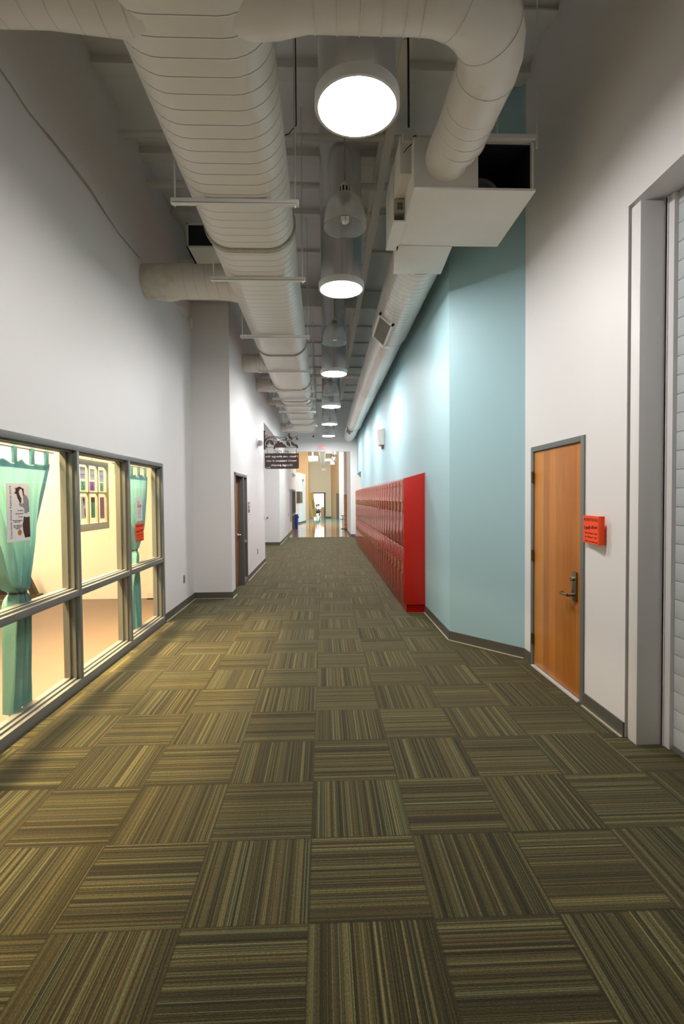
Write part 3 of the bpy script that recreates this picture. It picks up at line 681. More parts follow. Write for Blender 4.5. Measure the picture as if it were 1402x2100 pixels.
def round_duct(name, pts, rr, m, label, n=32, extra=None):
    t = thing(name, pts[0], label, 'duct')
    obj('duct_body', MB().tube(pts, rr, n), m, t, smooth=40)
    return t
t = round_duct('branch_duct', [(XL+.38, 6.4, 4.38), (-1.28, 6.4, 4.38), (-1.18, 6.4, 4.38), (-.95, 6.4, 4.37)], [.205, .205, .215, .24], M_['ductx'], 'nearest round white branch duct entering the left wall through a wrapped sleeve')
m = MB().tube([(XL+.001, 6.4, 4.38), (XL+.1, 6.4, 4.38), (XL+.28, 6.4, 4.37), (XL+.36, 6.4, 4.375), (XL+.40, 6.4, 4.38)], [.20, .21, .222, .214, .206], 28)
obj('sleeve', m, mat('wrap_tape', '#ddd6c6', .6, noise=(9, .25), bump=(14, 1.0, .02)), t, smooth=80)
round_duct('branch_duct', [(-1.549, 10.05, 4.35), (-1.2, 10.05, 4.35), (-.95, 10.05, 4.35)], [.175, .175, .19], M_['ductx'], 'second round white branch duct from the viewer entering the left wall')
round_duct('branch_duct', [(-1.549, 12.06, 4.36), (-1.2, 12.06, 4.36), (-.95, 12.06, 4.36)], [.15, .15, .16], M_['ductx'], 'third white branch duct, just before the doubled duct bands')
round_duct('branch_duct', [(-1.549, 14.36, 4.42), (-.95, 14.36, 4.42)], .10, M_['ductx'], 'thin white branch duct into the header over the left alcove')
round_duct('branch_duct', [(-1.568, 19.4, 4.40), (-1.45, 19.4, 4.40), (-1.25, 19.3, 4.40), (-1.0, 19.0, 4.40), (-.72, 18.7, 4.38)], [.17, .17, .17, .19, .22], M_['ductp'], 'last white branch duct, turning left at the end of the flat oval duct')
cy = 2.70
round_duct('cross_duct', [(XL+.001, cy, 4.36), (-1.45, cy, 4.36), (-1.32, cy, 4.36), (-.9, cy, 4.365)], [.205, .205, .215, .25], M_['ductx'], 'white round duct crossing overhead from the left wall into the flat oval duct')
pts = [(-.5, cy, 4.37), (-.22, cy, 4.36), (-.05, cy, 4.36), (.55, cy, 4.36)]
rad = [.25, .225, .195, .195]
ex = .55; Rb = .5
for k in range(1, 9):
    a = PI/2*k/8; pts.append((ex+Rb*math.sin(a), cy+Rb*(1-math.cos(a)), 4.36)); rad.append(.195)
pts += [(1.045, 3.5, 4.36), (1.04, 3.75, 4.36), (1.02, 3.86, 4.355), (.995, 3.87, 4.335), (.99, 4.02, 4.33)]; rad += [.192, .19, .187, .17, .168]
cdk = round_duct('cross_duct', pts, rad, M_['ductp'], 'white round duct crossing overhead and bending back into the fan box on the right')
for q in ((-.02, cy, 4.36, 1, 0), (.1, cy, 4.36, 1, 0), (.22, cy, 4.36, 1, 0), (.34, cy, 4.36, 1, 0), (.46, cy, 4.36, 1, 0), (.55, cy, 4.36, 1, 0)):
    obj('seam_rib', MB().tube([(q[0]-.004, q[1], q[2]), (q[0]+.004, q[1], q[2])], .199, 32), M_['ductp'], cdk)
for k in (2, 5, 8):
    a = PI/2*k/8; c = Vector((ex+Rb*math.sin(a), cy+Rb*(1-math.cos(a)), 4.36)); dr = Vector((math.cos(a), math.sin(a), 0))
    obj('seam_rib', MB().tube([c-dr*.006, c+dr*.006], .199, 32), M_['ductp'], cdk)
for y in (3.45, 3.56, 3.67, 3.78):
    obj('seam_rib', MB().tube([(1.045, y-.003, 4.36), (1.045, y+.003, 4.36)], .194, 32), M_['ductp'], cdk)

# fan box, right
fb = thing('fan_box', (1.2, 4.4, 4.1), 'white sheet metal fan box with an open black intake hung by the blue wall', 'duct box')
m = MB().box(.735, 1.245, 4.0, 4.86, 4.112, 4.50)
obj('casing', m, M_['panel'], fb, bevel=.003)
m = MB().box(1.245, 1.69, 4.02, 4.86, 4.112, 4.13).box(1.672, 1.69, 4.0, 4.86, 4.112, 4.49).box(1.245, 1.69, 4.0, 4.86, 4.48, 4.505).box(1.245, 1.672, 4.84, 4.86, 4.13, 4.48)
obj('intake_hood', m, M_['panel'], fb)
m = MB().box(1.25, 1.668, 4.83, 4.838, 4.132, 4.478).box(1.664, 1.670, 4.03, 4.84, 4.132, 4.478).box(1.247, 1.252, 4.03, 4.84, 4.132, 4.478).box(1.25, 1.668, 4.03, 4.84, 4.470, 4.478).box(1.25, 1.668, 4.03, 4.84, 4.131, 4.136)
obj('intake_lining', m, M_['dark'], fb)
m2 = MB()
m2.loft([[(1.258+dx, 4.55+rr*math.cos(2*PI*k/32), 4.225+rr*math.sin(2*PI*k/32)) for k in range(32)] for rr, dx in ((.165, 0), (.16, .03), (.12, .035), (.08, -.0))])
m2.v = [(p[0], p[1], max(p[2], 4.137)) for p in m2.v]
m2.v = [(1.36+(p[1]-4.55), 4.36-(p[0]-1.258)*2, p[2]) for p in m2.v]
m2.v = [(max(p[0], 1.256), p[1], p[2]) for p in m2.v]
obj('fan_inlet', m2, mat('fan_grey', '#9a9fa2', .5, .2), fb)
obj('bottom_panel', MB().box(.735, 1.70, 3.985, 4.87, 4.092, 4.112), M_['panel'], fb, bevel=.002)
obj('hood_rail', MB().box(1.22, 1.70, 3.975, 4.0, 4.495, 4.525), M_['steel'], fb)
cb = obj('control_box', MB().box(.645, .742, 4.12, 4.47, 4.30, 4.60).box(.64, .745, 4.11, 4.48, 4.29, 4.30), M_['panel'], fb, bevel=.002)
obj('junction_box', MB().box(.665, .742, 4.085, 4.12, 4.535, 4.60), M_['panel'], cb)
obj('wire', MB().tube([(.675, 4.118, 4.46), (.70, 4.08, 4.475), (.735, 4.07, 4.50), (.765, 4.07, 4.53), (.765, 4.07, 4.565), (.742, 4.10, 4.575)], .0035, 6), mat('wire_blue', '#2b2c63', .5), cb)
vb = obj('vent_box', MB().box(.645, .742, 4.44, 4.62, 4.17, 4.28), mat('vent_box_beige', '#b8b4a2', .5), fb)
for k in range(3): obj('vent_slot', MB().box(.672+k*.016, .680+k*.016, 4.436, 4.442, 4.19, 4.25), M_['black'], vb)
obj('side_flange', MB().box(.632, .742, 4.44, 4.95, 4.085, 4.10).box(.636, .645, 4.47, 4.95, 4.10, 4.60), M_['panel'], fb)
nk = [(.72, 4.86), (1.26, 4.86), (1.29, 5.46), (.78, 5.46)]
obj('neck', MB().prism(nk, 4.085, 4.56), M_['panel'], fb, bevel=.004)
def hrod(name, x, y, z0, label, col='steel', rr=.006):
    return setp(obj(name, MB().cyl((x, y, z0), (x, y, CZ-.02), rr, 8), M_[col]), label, 'rod')
hrod('hanger_rod', 1.705, 3.98, 4.42, 'long threaded rod holding the near right corner of the fan box')
hrod('hanger_rod', 1.50, 4.30, 4.505, 'threaded rod holding up the intake hood in front of the blue wall')
setp(obj('power_cable', MB().tube([(.70, 4.03, 4.60), (.70, 4.03, 5.2), (.69, 4.04, CZ-.02)], .009, 8), M_['black']), 'black power cable dropping from the ceiling to the fan box', 'cable')

# long round duct on the right
def rc(y): t = (y-5.4)/16.3; return (1.075+.075*t, y, 4.36-.03*t)
rd = thing('round_duct', rc(5.4), 'long glossy white round duct running back along the blue wall', 'duct')
def seg(name, ya, yb, ra, rb, m, cap=True):
    n = max(2, int((yb-ya)/.5)); return obj(name, MB().tube([rc(ya+(yb-ya)*k/n) for k in range(n+1)], [ra+(rb-ra)*k/n for k in range(n+1)], 40), m, rd, smooth=40)
seg('duct_body', 5.463, 8.0, .285, .285, M_['ductr']); seg('reducer', 8.0, 8.2, .288, .268, M_['ductg'])
seg('duct_body', 8.2, 12.2, .265, .265, M_['ductr']); seg('duct_body', 12.2, 17.9, .265, .262, M_['ductg']); seg('reducer', 17.9, 18.2, .275, .245, M_['ductg']); seg('duct_body', 18.2, 21.74, .243, .243, M_['ductg'])
def on_duct(y, ang, d):   # point on duct surface, ang from straight down towards -X
    c = rc(y); return Vector((c[0]-math.sin(ang)*d, y, c[2]-math.cos(ang)*d))
def grille(ya, yb, ang, R_, name):
    u_ = Vector((-math.cos(ang), 0, math.sin(ang))); nrm = Vector((-math.sin(ang), 0, -math.cos(ang)))
    c = on_duct((ya+yb)/2, ang, R_); hh = .13; L = (yb-ya)/2
    def P(a, bb, d): return c+Vector((0, 1, 0))*a+u_*bb+nrm*d
    m = MB()
    for a0, a1, b0, b1 in ((-L, L, -hh, -hh+.03), (-L, L, hh-.03, hh), (-L, -L+.04, -hh, hh), (L-.04, L, -hh, hh)):
        m.hexa([P(a0, b0, -.05), P(a1, b0, -.05), P(a1, b1, -.05), P(a0, b1, -.05), P(a0, b0, .02), P(a1, b0, .02), P(a1, b1, .02), P(a0, b1, .02)])
    g_ = obj(name, m, M_['panel'], rd)
    m = MB(); n = 22
    for k in range(n):
        a0 = -L+.04+(2*L-.08)*k/n; a1 = a0+.006
        m.hexa([P(a0, -hh+.03, -.01), P(a1, -hh+.03, -.01), P(a1, hh-.03, -.01), P(a0, hh-.03, -.01), P(a0+.012, -hh+.03, .012), P(a1+.012, -hh+.03, .012), P(a1+.012, hh-.03, .012), P(a0+.012, hh-.03, .012)])
    obj('grille_slats', m, M_['plate'], g_)
    m = MB().hexa([P(-L+.02, -hh+.02, -.03), P(L-.02, -hh+.02, -.03), P(L-.02, hh-.02, -.03), P(-L+.02, hh-.02, -.03), P(-L+.02, -hh+.02, -.012), P(L-.02, -hh+.02, -.012), P(L-.02, hh-.02, -.012), P(-L+.02, hh-.02, -.012)])
    obj('grille_back', m, mat('grille_back_grey', '#77756e', .6), g_)
grille(7.0, 7.95, .72, .285, 'air_grille')
grille(18.3, 19.3, .72, .243, 'air_grille')

# hangers under the oval duct
for k, y in enumerate((4.19, 5.63, 7.6, 9.65, 11.45, 12.3, 13.26, 14.17, 15.5, 16.8, 18.5)):
    lab = ['nearest white channel bar hung under the flat oval duct', 'second channel bar under the flat oval duct, in front of the wrapped branch duct'][k] if k < 2 else '%s white channel bar from the viewer under the flat oval duct' % ordn[k]
    if k == 0:
        h0 = t = thing('duct_hanger', (DX, y, 4.11), lab, 'hanger', 'channel bars under the flat oval duct')
        m = MB().box(DX-.515, DX+.515, y-.022, y+.022, 4.07, 4.11); obj('bar', m, M_['steel'], t)
        obj('slot', MB().box(DX-.50, DX+.50, y-.0225, y-.021, 4.074, 4.079), mat('slot_shadow_grey', '#6f6f6b', .6), t)
        for s in (-1, 1): obj('rod', MB().cyl((DX+s*.485, y, 4.05), (DX+s*.485, y, CZ), .0065, 8), M_['steel'], t)
    else: dup(h0, (DX, y, 4.11), lab)
setp(obj('power_cable', MB().tube([(-.19, 4.17, 4.70), (-.19, 4.17, CZ-.02)], .005, 6).tube([(-.19, 4.17, 4.70), (-.26, 4.3, 4.72), (-.36, 4.35, 4.72)], .004, 6), M_['black']), 'thin dark cable beside the rod of the nearest channel bar', 'cable')

# skylight tubes
def tube_light(y, label):
    t = thing('skylight_tube', (.235, y, 4.12), label, 'skylight', 'skylight tubes down the corridor')
    obj('tube', MB().lathe((.235, y, 4.12), [(.243, .06), (.243, .85), (.246, .86), (.246, .90), (.243, .91), (.243, CZ-4.12)], 48), M_['alu'], t)
    obj('trim_ring', MB().lathe((.235, y, 4.12), [(.244, .012), (.244, 0), (.262, 0), (.266, .006), (.266, .07), (.243, .075)], 48), M_['ring'], t)
    obj('diffuser', MB().lathe((.235, y, 4.12), [(.001, -.004), (.12, -.003), (.245, .008), (.245, .012), (.001, .012)], 48), M_['diff'], t)
    return t
tl = tube_light(3.22, 'nearest round glowing skylight tube overhead')
for y, o_ in ((5.97, 'second'), (10.0, 'third'), (13.55, 'fourth'), (16.78, 'fifth'), (19.95, 'sixth and last')):
    d_ = dup(tl, (.235, y, 4.12), '%s glowing skylight tube from the viewer' % o_)
    if y > 9:
        for c_ in d_.children:
            if c_.name.startswith('diffuser'): c_.data = c_.data.copy(); c_.data.materials[0] = M_['diffb']

# pendant lamps
def pendant(x, y, zb, label, group, s=1.0, long=True, bulb='bulb'):
    t = thing('pendant_lamp', (x, y, zb), label, 'lamp', group)
    pr = [(.200, 0), (.203, .006), (.196, .03), (.19, .10), (.174, .18), (.14, .255), (.085, .295), (.06, .30)]
    obj('shade', MB().lathe((x, y, zb), [(a*s, z*s) for a, z in pr], 40), M_['acrylic'], t)
    obj('rim', MB().tube([(x+.201*s*math.cos(a), y+.201*s*math.sin(a), zb+.003) for a in [2*PI*k/40 for k in range(41)]], .004*s, 6), M_['metal'], t)
    m = MB()
    for k in range(12):
        a = 2*PI*k/12; m.tube([(x+.062*s*math.cos(a), y+.062*s*math.sin(a), zb+.295*s), (x+.06*s*math.cos(a), y+.06*s*math.sin(a), zb+.355*s), (x+.045*s*math.cos(a), y+.045*s*math.sin(a), zb+.375*s)], .008*s, 6)
    m.lathe((x, y, zb), [(.064*s, .295*s), (.066*s, .305*s), (.05*s, .307*s)], 24).lathe((x, y, zb), [(.06*s, .36*s), (.05*s, .385*s), (.02*s, .39*s), (.015*s, .42*s), (.001, .425*s)], 24)
    obj('collar', m, M_['ring'], t)
    obj('socket', MB().lathe((x, y, zb), [(.03*s, .20*s), (.045*s, .22*s), (.045*s, .36*s), (.001, .36*s)], 20), M_['ink'], t)
    m = MB()
    for k in range(6):
        a = 2*PI*k/6; m.tube([(x+.026*s*math.cos(a), y+.026*s*math.sin(a), zb+.24*s), (x+.026*s*math.cos(a), y+.026*s*math.sin(a), zb+.06*s), (x+.020*s*math.cos(a+.5), y+.020*s*math.sin(a+.5), zb+.045*s)], .011*s, 8)
    obj('bulb', m, M_[bulb], t)
    obj('cord', MB().cyl((x, y, zb+.42*s), (x, y, CZ if long else zb+1.6), .006, 8), M_['metal'], t)
    return t
G_ = 'clear bell pendant lamps along the corridor'
pl0 = pendant(.228, 4.77, 4.205, 'nearest clear bell shaped pendant lamp between the first two skylight tubes', G_)
for y, o_ in ((8.35, 'second'), (12.45, 'third'), (15.75, 'fourth'), (19.0, 'fifth and last')):
    dup(pl0, (.215, y, 4.225), '%s clear bell shaped pendant lamp from the viewer' % o_)

# fan box behind the oval duct, left
fl_ = thing('fan_box', (-1.4, 6.9, 4.9), 'white fan box with a dark open end half hidden behind the flat oval duct', 'duct box')
obj('casing', MB().box(-1.80, -1.20, 7.02, 8.3, 5.10, 5.40), M_['panel'], fl_)
obj('intake_lining', MB().box(-1.79, -1.20, 7.0, 7.02, 5.11, 5.39), M_['dark'], fl_)
m = MB().box(-1.815, -1.79, 6.98, 8.3, 5.085, 5.42).box(-1.815, -1.20, 6.98, 8.3, 5.085, 5.11).box(-1.815, -1.20, 6.98, 8.3, 5.39, 5.42); obj('hood', m, M_['panel'], fl_)
obj('plenum', MB().box(XL, -1.5, 7.9, 8.5, 4.95, 5.35), M_['panel'], fl_)

# cable stapled along the left wall + box
P = [(3.2, 4.63), (3.6, 4.624), (3.72, 4.614), (3.94, 4.587), (4.28, 4.602), (4.92, 4.607), (5.2, 4.575), (5.6, 4.555), (6.2, 4.575)]
setp(obj('wall_cable', MB().tube([(XL+.008, y, z) for y, z in P], .0045, 6).tube([(XL+.008, y, z+.012+.014*math.sin(y*3)) for y, z in P], .004, 6), mat('cable_grey', '#b3ad9c', .6)), 'loose pair of grey cables running high along the left wall', 'cable')
setp(obj('wall_cable', MB().tube([(XL+.01, 6.7, 4.56), (XL+.01, 7.35, 4.592), (XL+.01, 7.99, 4.586), (XL+.01, 8.40, 4.582)], .006, 6).tube([(XL+.01, 7.8, 4.60), (XL+.03, 8.0, 4.70), (XL+.02, 8.3, 4.72), (XL+.02, 8.47, 4.66)], .005, 6).tube([(XL+.02, 8.42, 4.56), (XL+.03, 8.1, 4.55), (XL+.03, 7.9, 4.50), (XL+.03, 7.88, 4.44)], .005, 6).cyl((XL+.02, 8.50, 4.66), (XL+.02, 8.50, 5.0), .006, 6), M_['plastic']), 'white cable looping into the small box in the left wall corner', 'cable')
setp(obj('junction_box', MB().box(XL, XL+.05, 8.42, 8.53, 4.50, 4.66), M_['plastic'], bevel=.006), 'small white box high in the left wall corner', 'junction box')

# wall fittings
def outlet(name, x, y, z, label, col='plate', h=.125, wd=.08, t=.008, sx=1):
    o = thing(name, (x, y, z), label, 'wall plate')
    obj('cover', MB().box(min(x, x+sx*t), max(x, x+sx*t), y-wd/2, y+wd/2, z-h/2, z+h/2), M_[col], o, bevel=.002)
    for dz in (-.022, .022): obj('socket', MB().box(min(x, x+sx*(t+.002)), max(x, x+sx*(t+.002)), y-.016, y+.016, z+dz-.013, z+dz+.013), M_['black'] if col == 'plate' else M_['plate'], o)
    return o
outlet('wall_outlet', XL, 7.91, .435, 'brown power outlet low on the left wall past the windows')
outlet('wall_outlet', -1.55, 11.88, .44, 'dark power outlet low on the left wall beyond the wood door')
outlet('light_switch', -1.55, 13.24, 1.19, 'white switch plate at the left alcove corner', 'plastic')
o = thing('door_sign', (-1.55, 10.56, 1.50), 'grey room sign plate beside the recessed wood door', 'sign')
obj('plate', MB().box(-1.55, -1.54, 10.44, 10.68, 1.395, 1.61), M_['plate'], o, bevel=.002)
obj('insert', MB().box(-1.54, -1.537, 10.49, 10.62, 1.53, 1.57).box(-1.54, -1.537, 10.52, 10.60, 1.46, 1.49), M_['plastic'], o)
o = thing('notice', (-1.55, 10.60, 1.17), 'white paper notice under the grey room sign plate', 'notice')
obj('sheet', MB().box(-1.548, -1.543, 10.50, 10.70, 1.17, 1.385), M_['paper'], o)
obj('lettering', MB().box(-1.543, -1.5425, 10.54, 10.66, 1.34, 1.355).box(-1.543, -1.5425, 10.55, 10.66, 1.27, 1.275).box(-1.543, -1.5425, 10.55, 10.65, 1.24, 1.245), M_['grey'], o)
o = thing('strobe_light', (-1.55, 12.03, 3.0), 'white ribbed strobe light on the left wall by the hanging sign', 'strobe')
obj('back_plate', MB().box(-1.55, -1.53, 11.92, 12.10, 2.90, 3.10), M_['plastic'], o, bevel=.004)
m = MB().tube([(-1.53, 12.0, 3.0), (-1.46, 11.97, 2.98), (-1.45, 11.96, 2.975)], [.06, .075, .07], 20); obj('lamp_head', m, M_['plastic'], o)
m = MB()
for k in range(4): m.box(-1.50+k*.022, -1.49+k*.022, 11.885, 11.90, 2.93, 3.04)
obj('louvre', m, M_['plate'], o)
o = thing('wall_speaker', (1.477, 12.3, 2.93), 'white wedge speaker high on the blue wall above the lockers', 'speaker')
obj('cabinet', MB().hexa([(1.36, 12.05, 2.95), (1.477, 12.05, 2.95), (1.477, 12.5, 2.95), (1.36, 12.5, 2.95), (1.30, 12.05, 3.30), (1.477, 12.05, 3.34), (1.477, 12.5, 3.34), (1.30, 12.5, 3.30)]), M_['plastic'], o, bevel=.008)
obj('bracket', MB().box(1.43, 1.477, 12.2, 12.34, 2.87, 2.95), M_['plate'], o)
o = thing('exit_sign', (-.05, YE, 3.76), 'white EXIT sign with red letters on the end wall header', 'sign')
obj('housing', MB().box(-.225, .125, YE-.06, YE, 3.755, 3.94), M_['plastic'], o, bevel=.006)
m = MB(); text_mb(m, 'EXIT', (-.05+.02, YE-.0605, 3.785), (1, 0, 0), (0, 0, 1), (0, -1, 0), .185, width=.24, offset=.02, thick=.002)
obj('lettering', m, mat('exit_red', '#ff3a1c', .5, emit='#ff3a1c', estr=.9), o)
o = thing('camera_dome', (-.38, YE, 4.30), 'small black and white security camera on the end wall', 'camera')
obj('mount', MB().cyl((-.33, YE, 4.34), (-.33, YE-.1, 4.34), .03, 12).cyl((-.33, YE-.1, 4.34), (-.38, YE-.1, 4.32), .02, 10), M_['plastic'], o)
obj('lens', MB().ball((-.40, YE-.12, 4.31), .035), M_['black'], o)
# ------------------------------------------------------------------ hanging MUSIC sign
SY = 13.40
sg = thing('hanging_sign', (-1.55, SY, 2.46), 'brown cut-out metal sign with oak branches hung from the alcove corner', 'sign')
br = 'brown'
m = MB().box(-1.548, -1.515, SY-.02, SY+.02, 2.985, 3.455).box(-1.55, -1.50, SY-.025, SY+.025, 3.44, 3.465).box(-1.55, -1.50, SY-.025, SY+.025, 2.98, 3.005)
obj('post', m, M_[br], sg)
def bez(pts, n=8):      # smooth curve through points (Catmull-Rom)
    P = [Vector(p) for p in pts]; P = [P[0]*2-P[1]]+P+[P[-1]*2-P[-2]]; out = []
    for k in range(1, len(P)-2):
        for q in range(n):
            t = q/n; a, b_, c, d_ = P[k-1:k+3]
            out.append(.5*((2*b_)+(c-a)*t+(2*a-5*b_+4*c-d_)*t*t+(3*b_-a-3*c+d_)*t**3))
    out.append(P[-2]); return out
def S(px, py): return (-1.545+(px-245)/11.68/1033*13.1*1.0, SY, 2.862+(590-py)/11.68/1033*13.1)   # from sign drawing units
def vine(p, r0, r1, nm='vine'):
    c = bez([S(*q) for q in p]); n = len(c); obj(nm, MB().tube(c, [r0+(r1-r0)*k/(n-1) for k in range(n)], 6), M_[br], sg)
vine([(255, 290), (310, 210), (400, 180), (520, 170), (640, 190), (740, 195), (800, 150), (850, 95)], .012, .006)
vine([(260, 310), (320, 235), (420, 205), (560, 205), (680, 240), (780, 270), (880, 275), (950, 215), (1065, 155)], .013, .006)
vine([(750, 270), (640, 280), (540, 300), (490, 290), (475, 245), (510, 225), (555, 240)], .008, .006)
vine([(270, 195), (285, 150), (330, 140), (340, 165)], .006, .005)
vine([(290, 215), (270, 200), (285, 175)], .006, .005)
obj('bottom_rail', MB().cyl(S(250, 437), S(1075, 437), .006, 8), M_[br], sg)
def leaf(cx, cy, L, ang, nm='leaf', wd=.42):
    pts = []; n = 6; L *= 1.35; wd = .58
    for k in range(2*n+1):
        t = k/(2*n); wv = wd*L*math.sin(PI*min(1, t*1.02+.02))*(1 if k % 2 else .5); pts.append((t*L, wv/2))
    pts += [(x, -y) for x, y in pts[::-1][1:-1]]
    c, s = math.cos(ang), math.sin(ang)
    P0 = [(cx+x*c-y*s, cy+x*s+y*c) for x, y in pts]
    obj(nm, MB().sheet((0, SY-.004, 0), (1, 0, 0), (0, 0, 1), (0, 1, 0), [(S(*q)[0], S(*q)[2]) for q in P0], .008), M_[br], sg)
for a in ((370, 250, 125, 2.1), (380, 245, 140, .95), (830, 140, 120, .85), (790, 290, 125, .95), (900, 290, 120, 1.0), (985, 350, 110, .9), (870, 85, 60, 1.9)):
    leaf(*a)
for cx, cy, rr in ((780, 230, 26), (1052, 222, 30), (300, 412, 24)):
    x, y, z = S(cx, cy); obj('acorn', MB().ball((x, y, z), rr/11.68/79, .016, rr/11.68/79*1.15, 12, 8), M_[br], sg)
tree = [(470, 480), (485, 420), (475, 415), (510, 375), (495, 370), (530, 335), (560, 330), (555, 310), (600, 290), (640, 310), (690, 305), (715, 350), (690, 355), (735, 355), (760, 385), (745, 395), (775, 400), (780, 437), (520, 437), (500, 485)]
obj('tree_shape', MB().sheet((0, SY-.004, 0), (1, 0, 0), (0, 0, 1), (0, 1, 0), [(S(*q)[0], S(*q)[2]) for q in tree], .008), M_[br], sg)
m = MB(); text_mb(m, 'MUSIC', (S(652, 0)[0], SY-.004, 2.868), (1, 0, 0), (0, 0, 1), (0, 1, 0), .115, width=.39, mirror=True, thick=.008); obj('title_lettering', m, M_[br], sg)
for xa, xb in ((305, 325), (1035, 1022)):
    m = MB(); a = Vector(S(xa, 440)); c = Vector(S(xb, 580))
    for k in range(7):
        p = a+(c-a)*((k+.5)/7); m.tube([p+Vector((.008*math.cos(q) if k % 2 else 0, 0 if k % 2 else .008*math.cos(q), .013*math.sin(q))) for q in [2*PI*z/10 for z in range(11)]], .0028, 5)
    obj('chain', m, M_[br], sg)
# board with the sentence cut through it (seen from behind, so reversed)
def board():
    x0, x1, z0, z1 = -1.532, -.632, 2.462, 2.872; rr = .05
    pts = [(x0, z1), (x0, z0+rr)]+[(x0+rr-rr*math.cos(a), z0+rr-rr*math.sin(a)) for a in [PI/2*k/6 for k in range(1, 7)]]+[(x1-rr+rr*math.sin(a), z0+rr-rr*math.cos(a)) for a in [PI/2*k/6 for k in range(0, 7)]]+[(x1, z1)]
    pl_ = obj('board', MB().sheet((0, SY-.004, 0), (1, 0, 0), (0, 0, 1), (0, 1, 0), pts, .008), M_[br], sg, smooth=0)
    m = MB(); cx = (x0+x1)/2
    for s, z, size, wd in (('Music can change the', 2.768, .072, .85), ('world because it can', 2.655, .072, .80), ('change people', 2.54, .072, .57)):
        text_mb(m, s, (cx, SY-.05, z), (1, 0, 0), (0, 0, 1), (0, 1, 0), size, width=wd, mirror=True, thick=.1, offset=.018)
    text_mb(m, 'Bono', (x0+.09, SY-.05, 2.487), (1, 0, 0), (0, 0, 1), (0, 1, 0), .045, width=.11, mirror=True, thick=.1, offset=.004, shear=.3)
    cut = obj('cutter', m, M_[br], sg, smooth=0)
    bm = bmesh.new(); bm.from_mesh(cut.data); bmesh.ops.remove_doubles(bm, verts=bm.verts, dist=1e-5); bmesh.ops.recalc_face_normals(bm, faces=bm.faces); bm.to_mesh(cut.data); bm.free()
    md_ = pl_.modifiers.new('cut', 'BOOLEAN'); md_.operation = 'DIFFERENCE'; md_.object = cut; md_.solver = 'EXACT'; md_.use_self = True
    bpy.context.view_layer.update(); dg = bpy.context.evaluated_depsgraph_get()
    me = bpy.data.meshes.new_from_object(pl_.evaluated_get(dg)); pl_.modifiers.clear(); pl_.data = me
    bpy.data.objects.remove(cut)
board()

# ------------------------------------------------------------------ lobby beyond the opening
def lobby_floor():
    g = NT('lobby_vinyl'); M = g.math; b = g.b
    tc = g.n('ShaderNodeTexCoord'); sp = g.n('ShaderNodeSeparateXYZ'); g.l(tc.outputs['Object'], sp.inputs[0])
    tl_ = M('GREATER_THAN', sp.outputs['Y'], 33.6)
    nz = g.n('ShaderNodeTexNoise'); nz.inputs['Scale'].default_value = 4; g.l(tc.outputs['Object'], nz.inputs['Vector'])
    c = g.mix(tl_, lin('#a98a70'), lin('#3f9a9a')); g.l(g.mix(M('MULTIPLY', nz.outputs['Fac'], .2), c, lin('#c0a890')), b.inputs['Base Color'])
    b.inputs['Roughness'].default_value = .07; b.inputs['Specular IOR Level'].default_value = .3
    bz = g.n('ShaderNodeTexNoise'); bz.inputs['Scale'].default_value = 3.0; g.l(tc.outputs['Object'], bz.inputs['Vector'])
    bp = g.n('ShaderNodeBump'); bp.inputs['Strength'].default_value = .05; bp.inputs['Distance'].default_value = .01
    g.l(bz.outputs['Fac'], bp.inputs['Height']); g.l(bp.outputs['Normal'], b.inputs['Normal']); g.l(bp.outputs['Normal'], b.inputs['Coat Normal'])
    return g.m
peach = paint('wall_paint_peach', '#d9b48c', .6); beige = paint('wall_paint_beige', '#d6ceb6', .6); orng = paint('wall_paint_orange', '#e2b483', .6)
struct('floor_lobby', MB().box(-6, 7, YE-.06, 49, -.1, 0), lobby_floor(), 'glossy beige and teal vinyl floor of the lobby', 'floor')
struct('ceiling_lobby', MB().box(-6, 7, YE+.2, 43, 6.2, 6.3), M_['ceil'], 'pale lobby ceiling', 'ceiling')
struct('wall_lobby_far', MB().box(-1.17, -.86, 42.6, 42.75, 0, 6.2).box(.15, .67, 42.6, 42.75, 0, 6.2).box(-.86, .15, 42.6, 42.75, 2.10, 6.2), beige, 'beige far wall of the lobby over the classroom door', 'wall')
struct('wall_lobby_orange', MB().box(-6, -1.17, 41, 42.75, 0, 6.2), orng, 'orange painted wall at the left back of the lobby', 'wall')
struct('wall_lobby_peach', MB().prism([(.67, 42.6), (1.27, 40.0), (1.4, 40.1), (.8, 42.75)], 0, 6.2), peach, 'peach angled wall at the right back of the lobby', 'wall')
struct('wall_lobby_white', MB().box(1.27, 7, 40.0, 40.15, 0, 6.2), M_['white'], 'white lobby wall in full daylight', 'wall')
struct('wall_lobby_side', MB().box(-6.1, -6, YE, 41, 0, 6.2).box(-6, -1.75, 29.3, 29.4, 0, 6.2), M_['white'])
struct('wall_lobby_pier', MB().box(1.10, 1.42, 26.2, 26.6, 1.86, 6.2).box(1.33, 1.42, 25.2, 26.2, 0, 4.4), paint('wall_paint_pinkwhite', '#e2d3c6', .6), 'pinkish pier above the wood wainscot', 'wall')
struct('trim_4', MB().box(1.09, 1.43, 26.19, 26.61, .09, 1.86), wood_material('wainscot', '#a9713f', '#bd8350', '#c99262', .06, 'Z'), 'wood wainscot at the foot of the lobby pier', 'wainscot')
struct('baseboard_lobby', MB().box(1.085, 1.435, 26.18, 26.62, 0, .09).box(.15, .67, 42.588, 42.6, 0, .11), M_['base'])
struct('wall_lobby_partition', MB().prism([(-2.4, 33.3), (-1.57, 33.3), (-1.24, 35.9), (-1.4, 36.0), (-2.4, 36.0)], .1, 3.37), paint('partition_white', '#e4ebea', .5), 'white free standing partition in the lobby', 'wall')
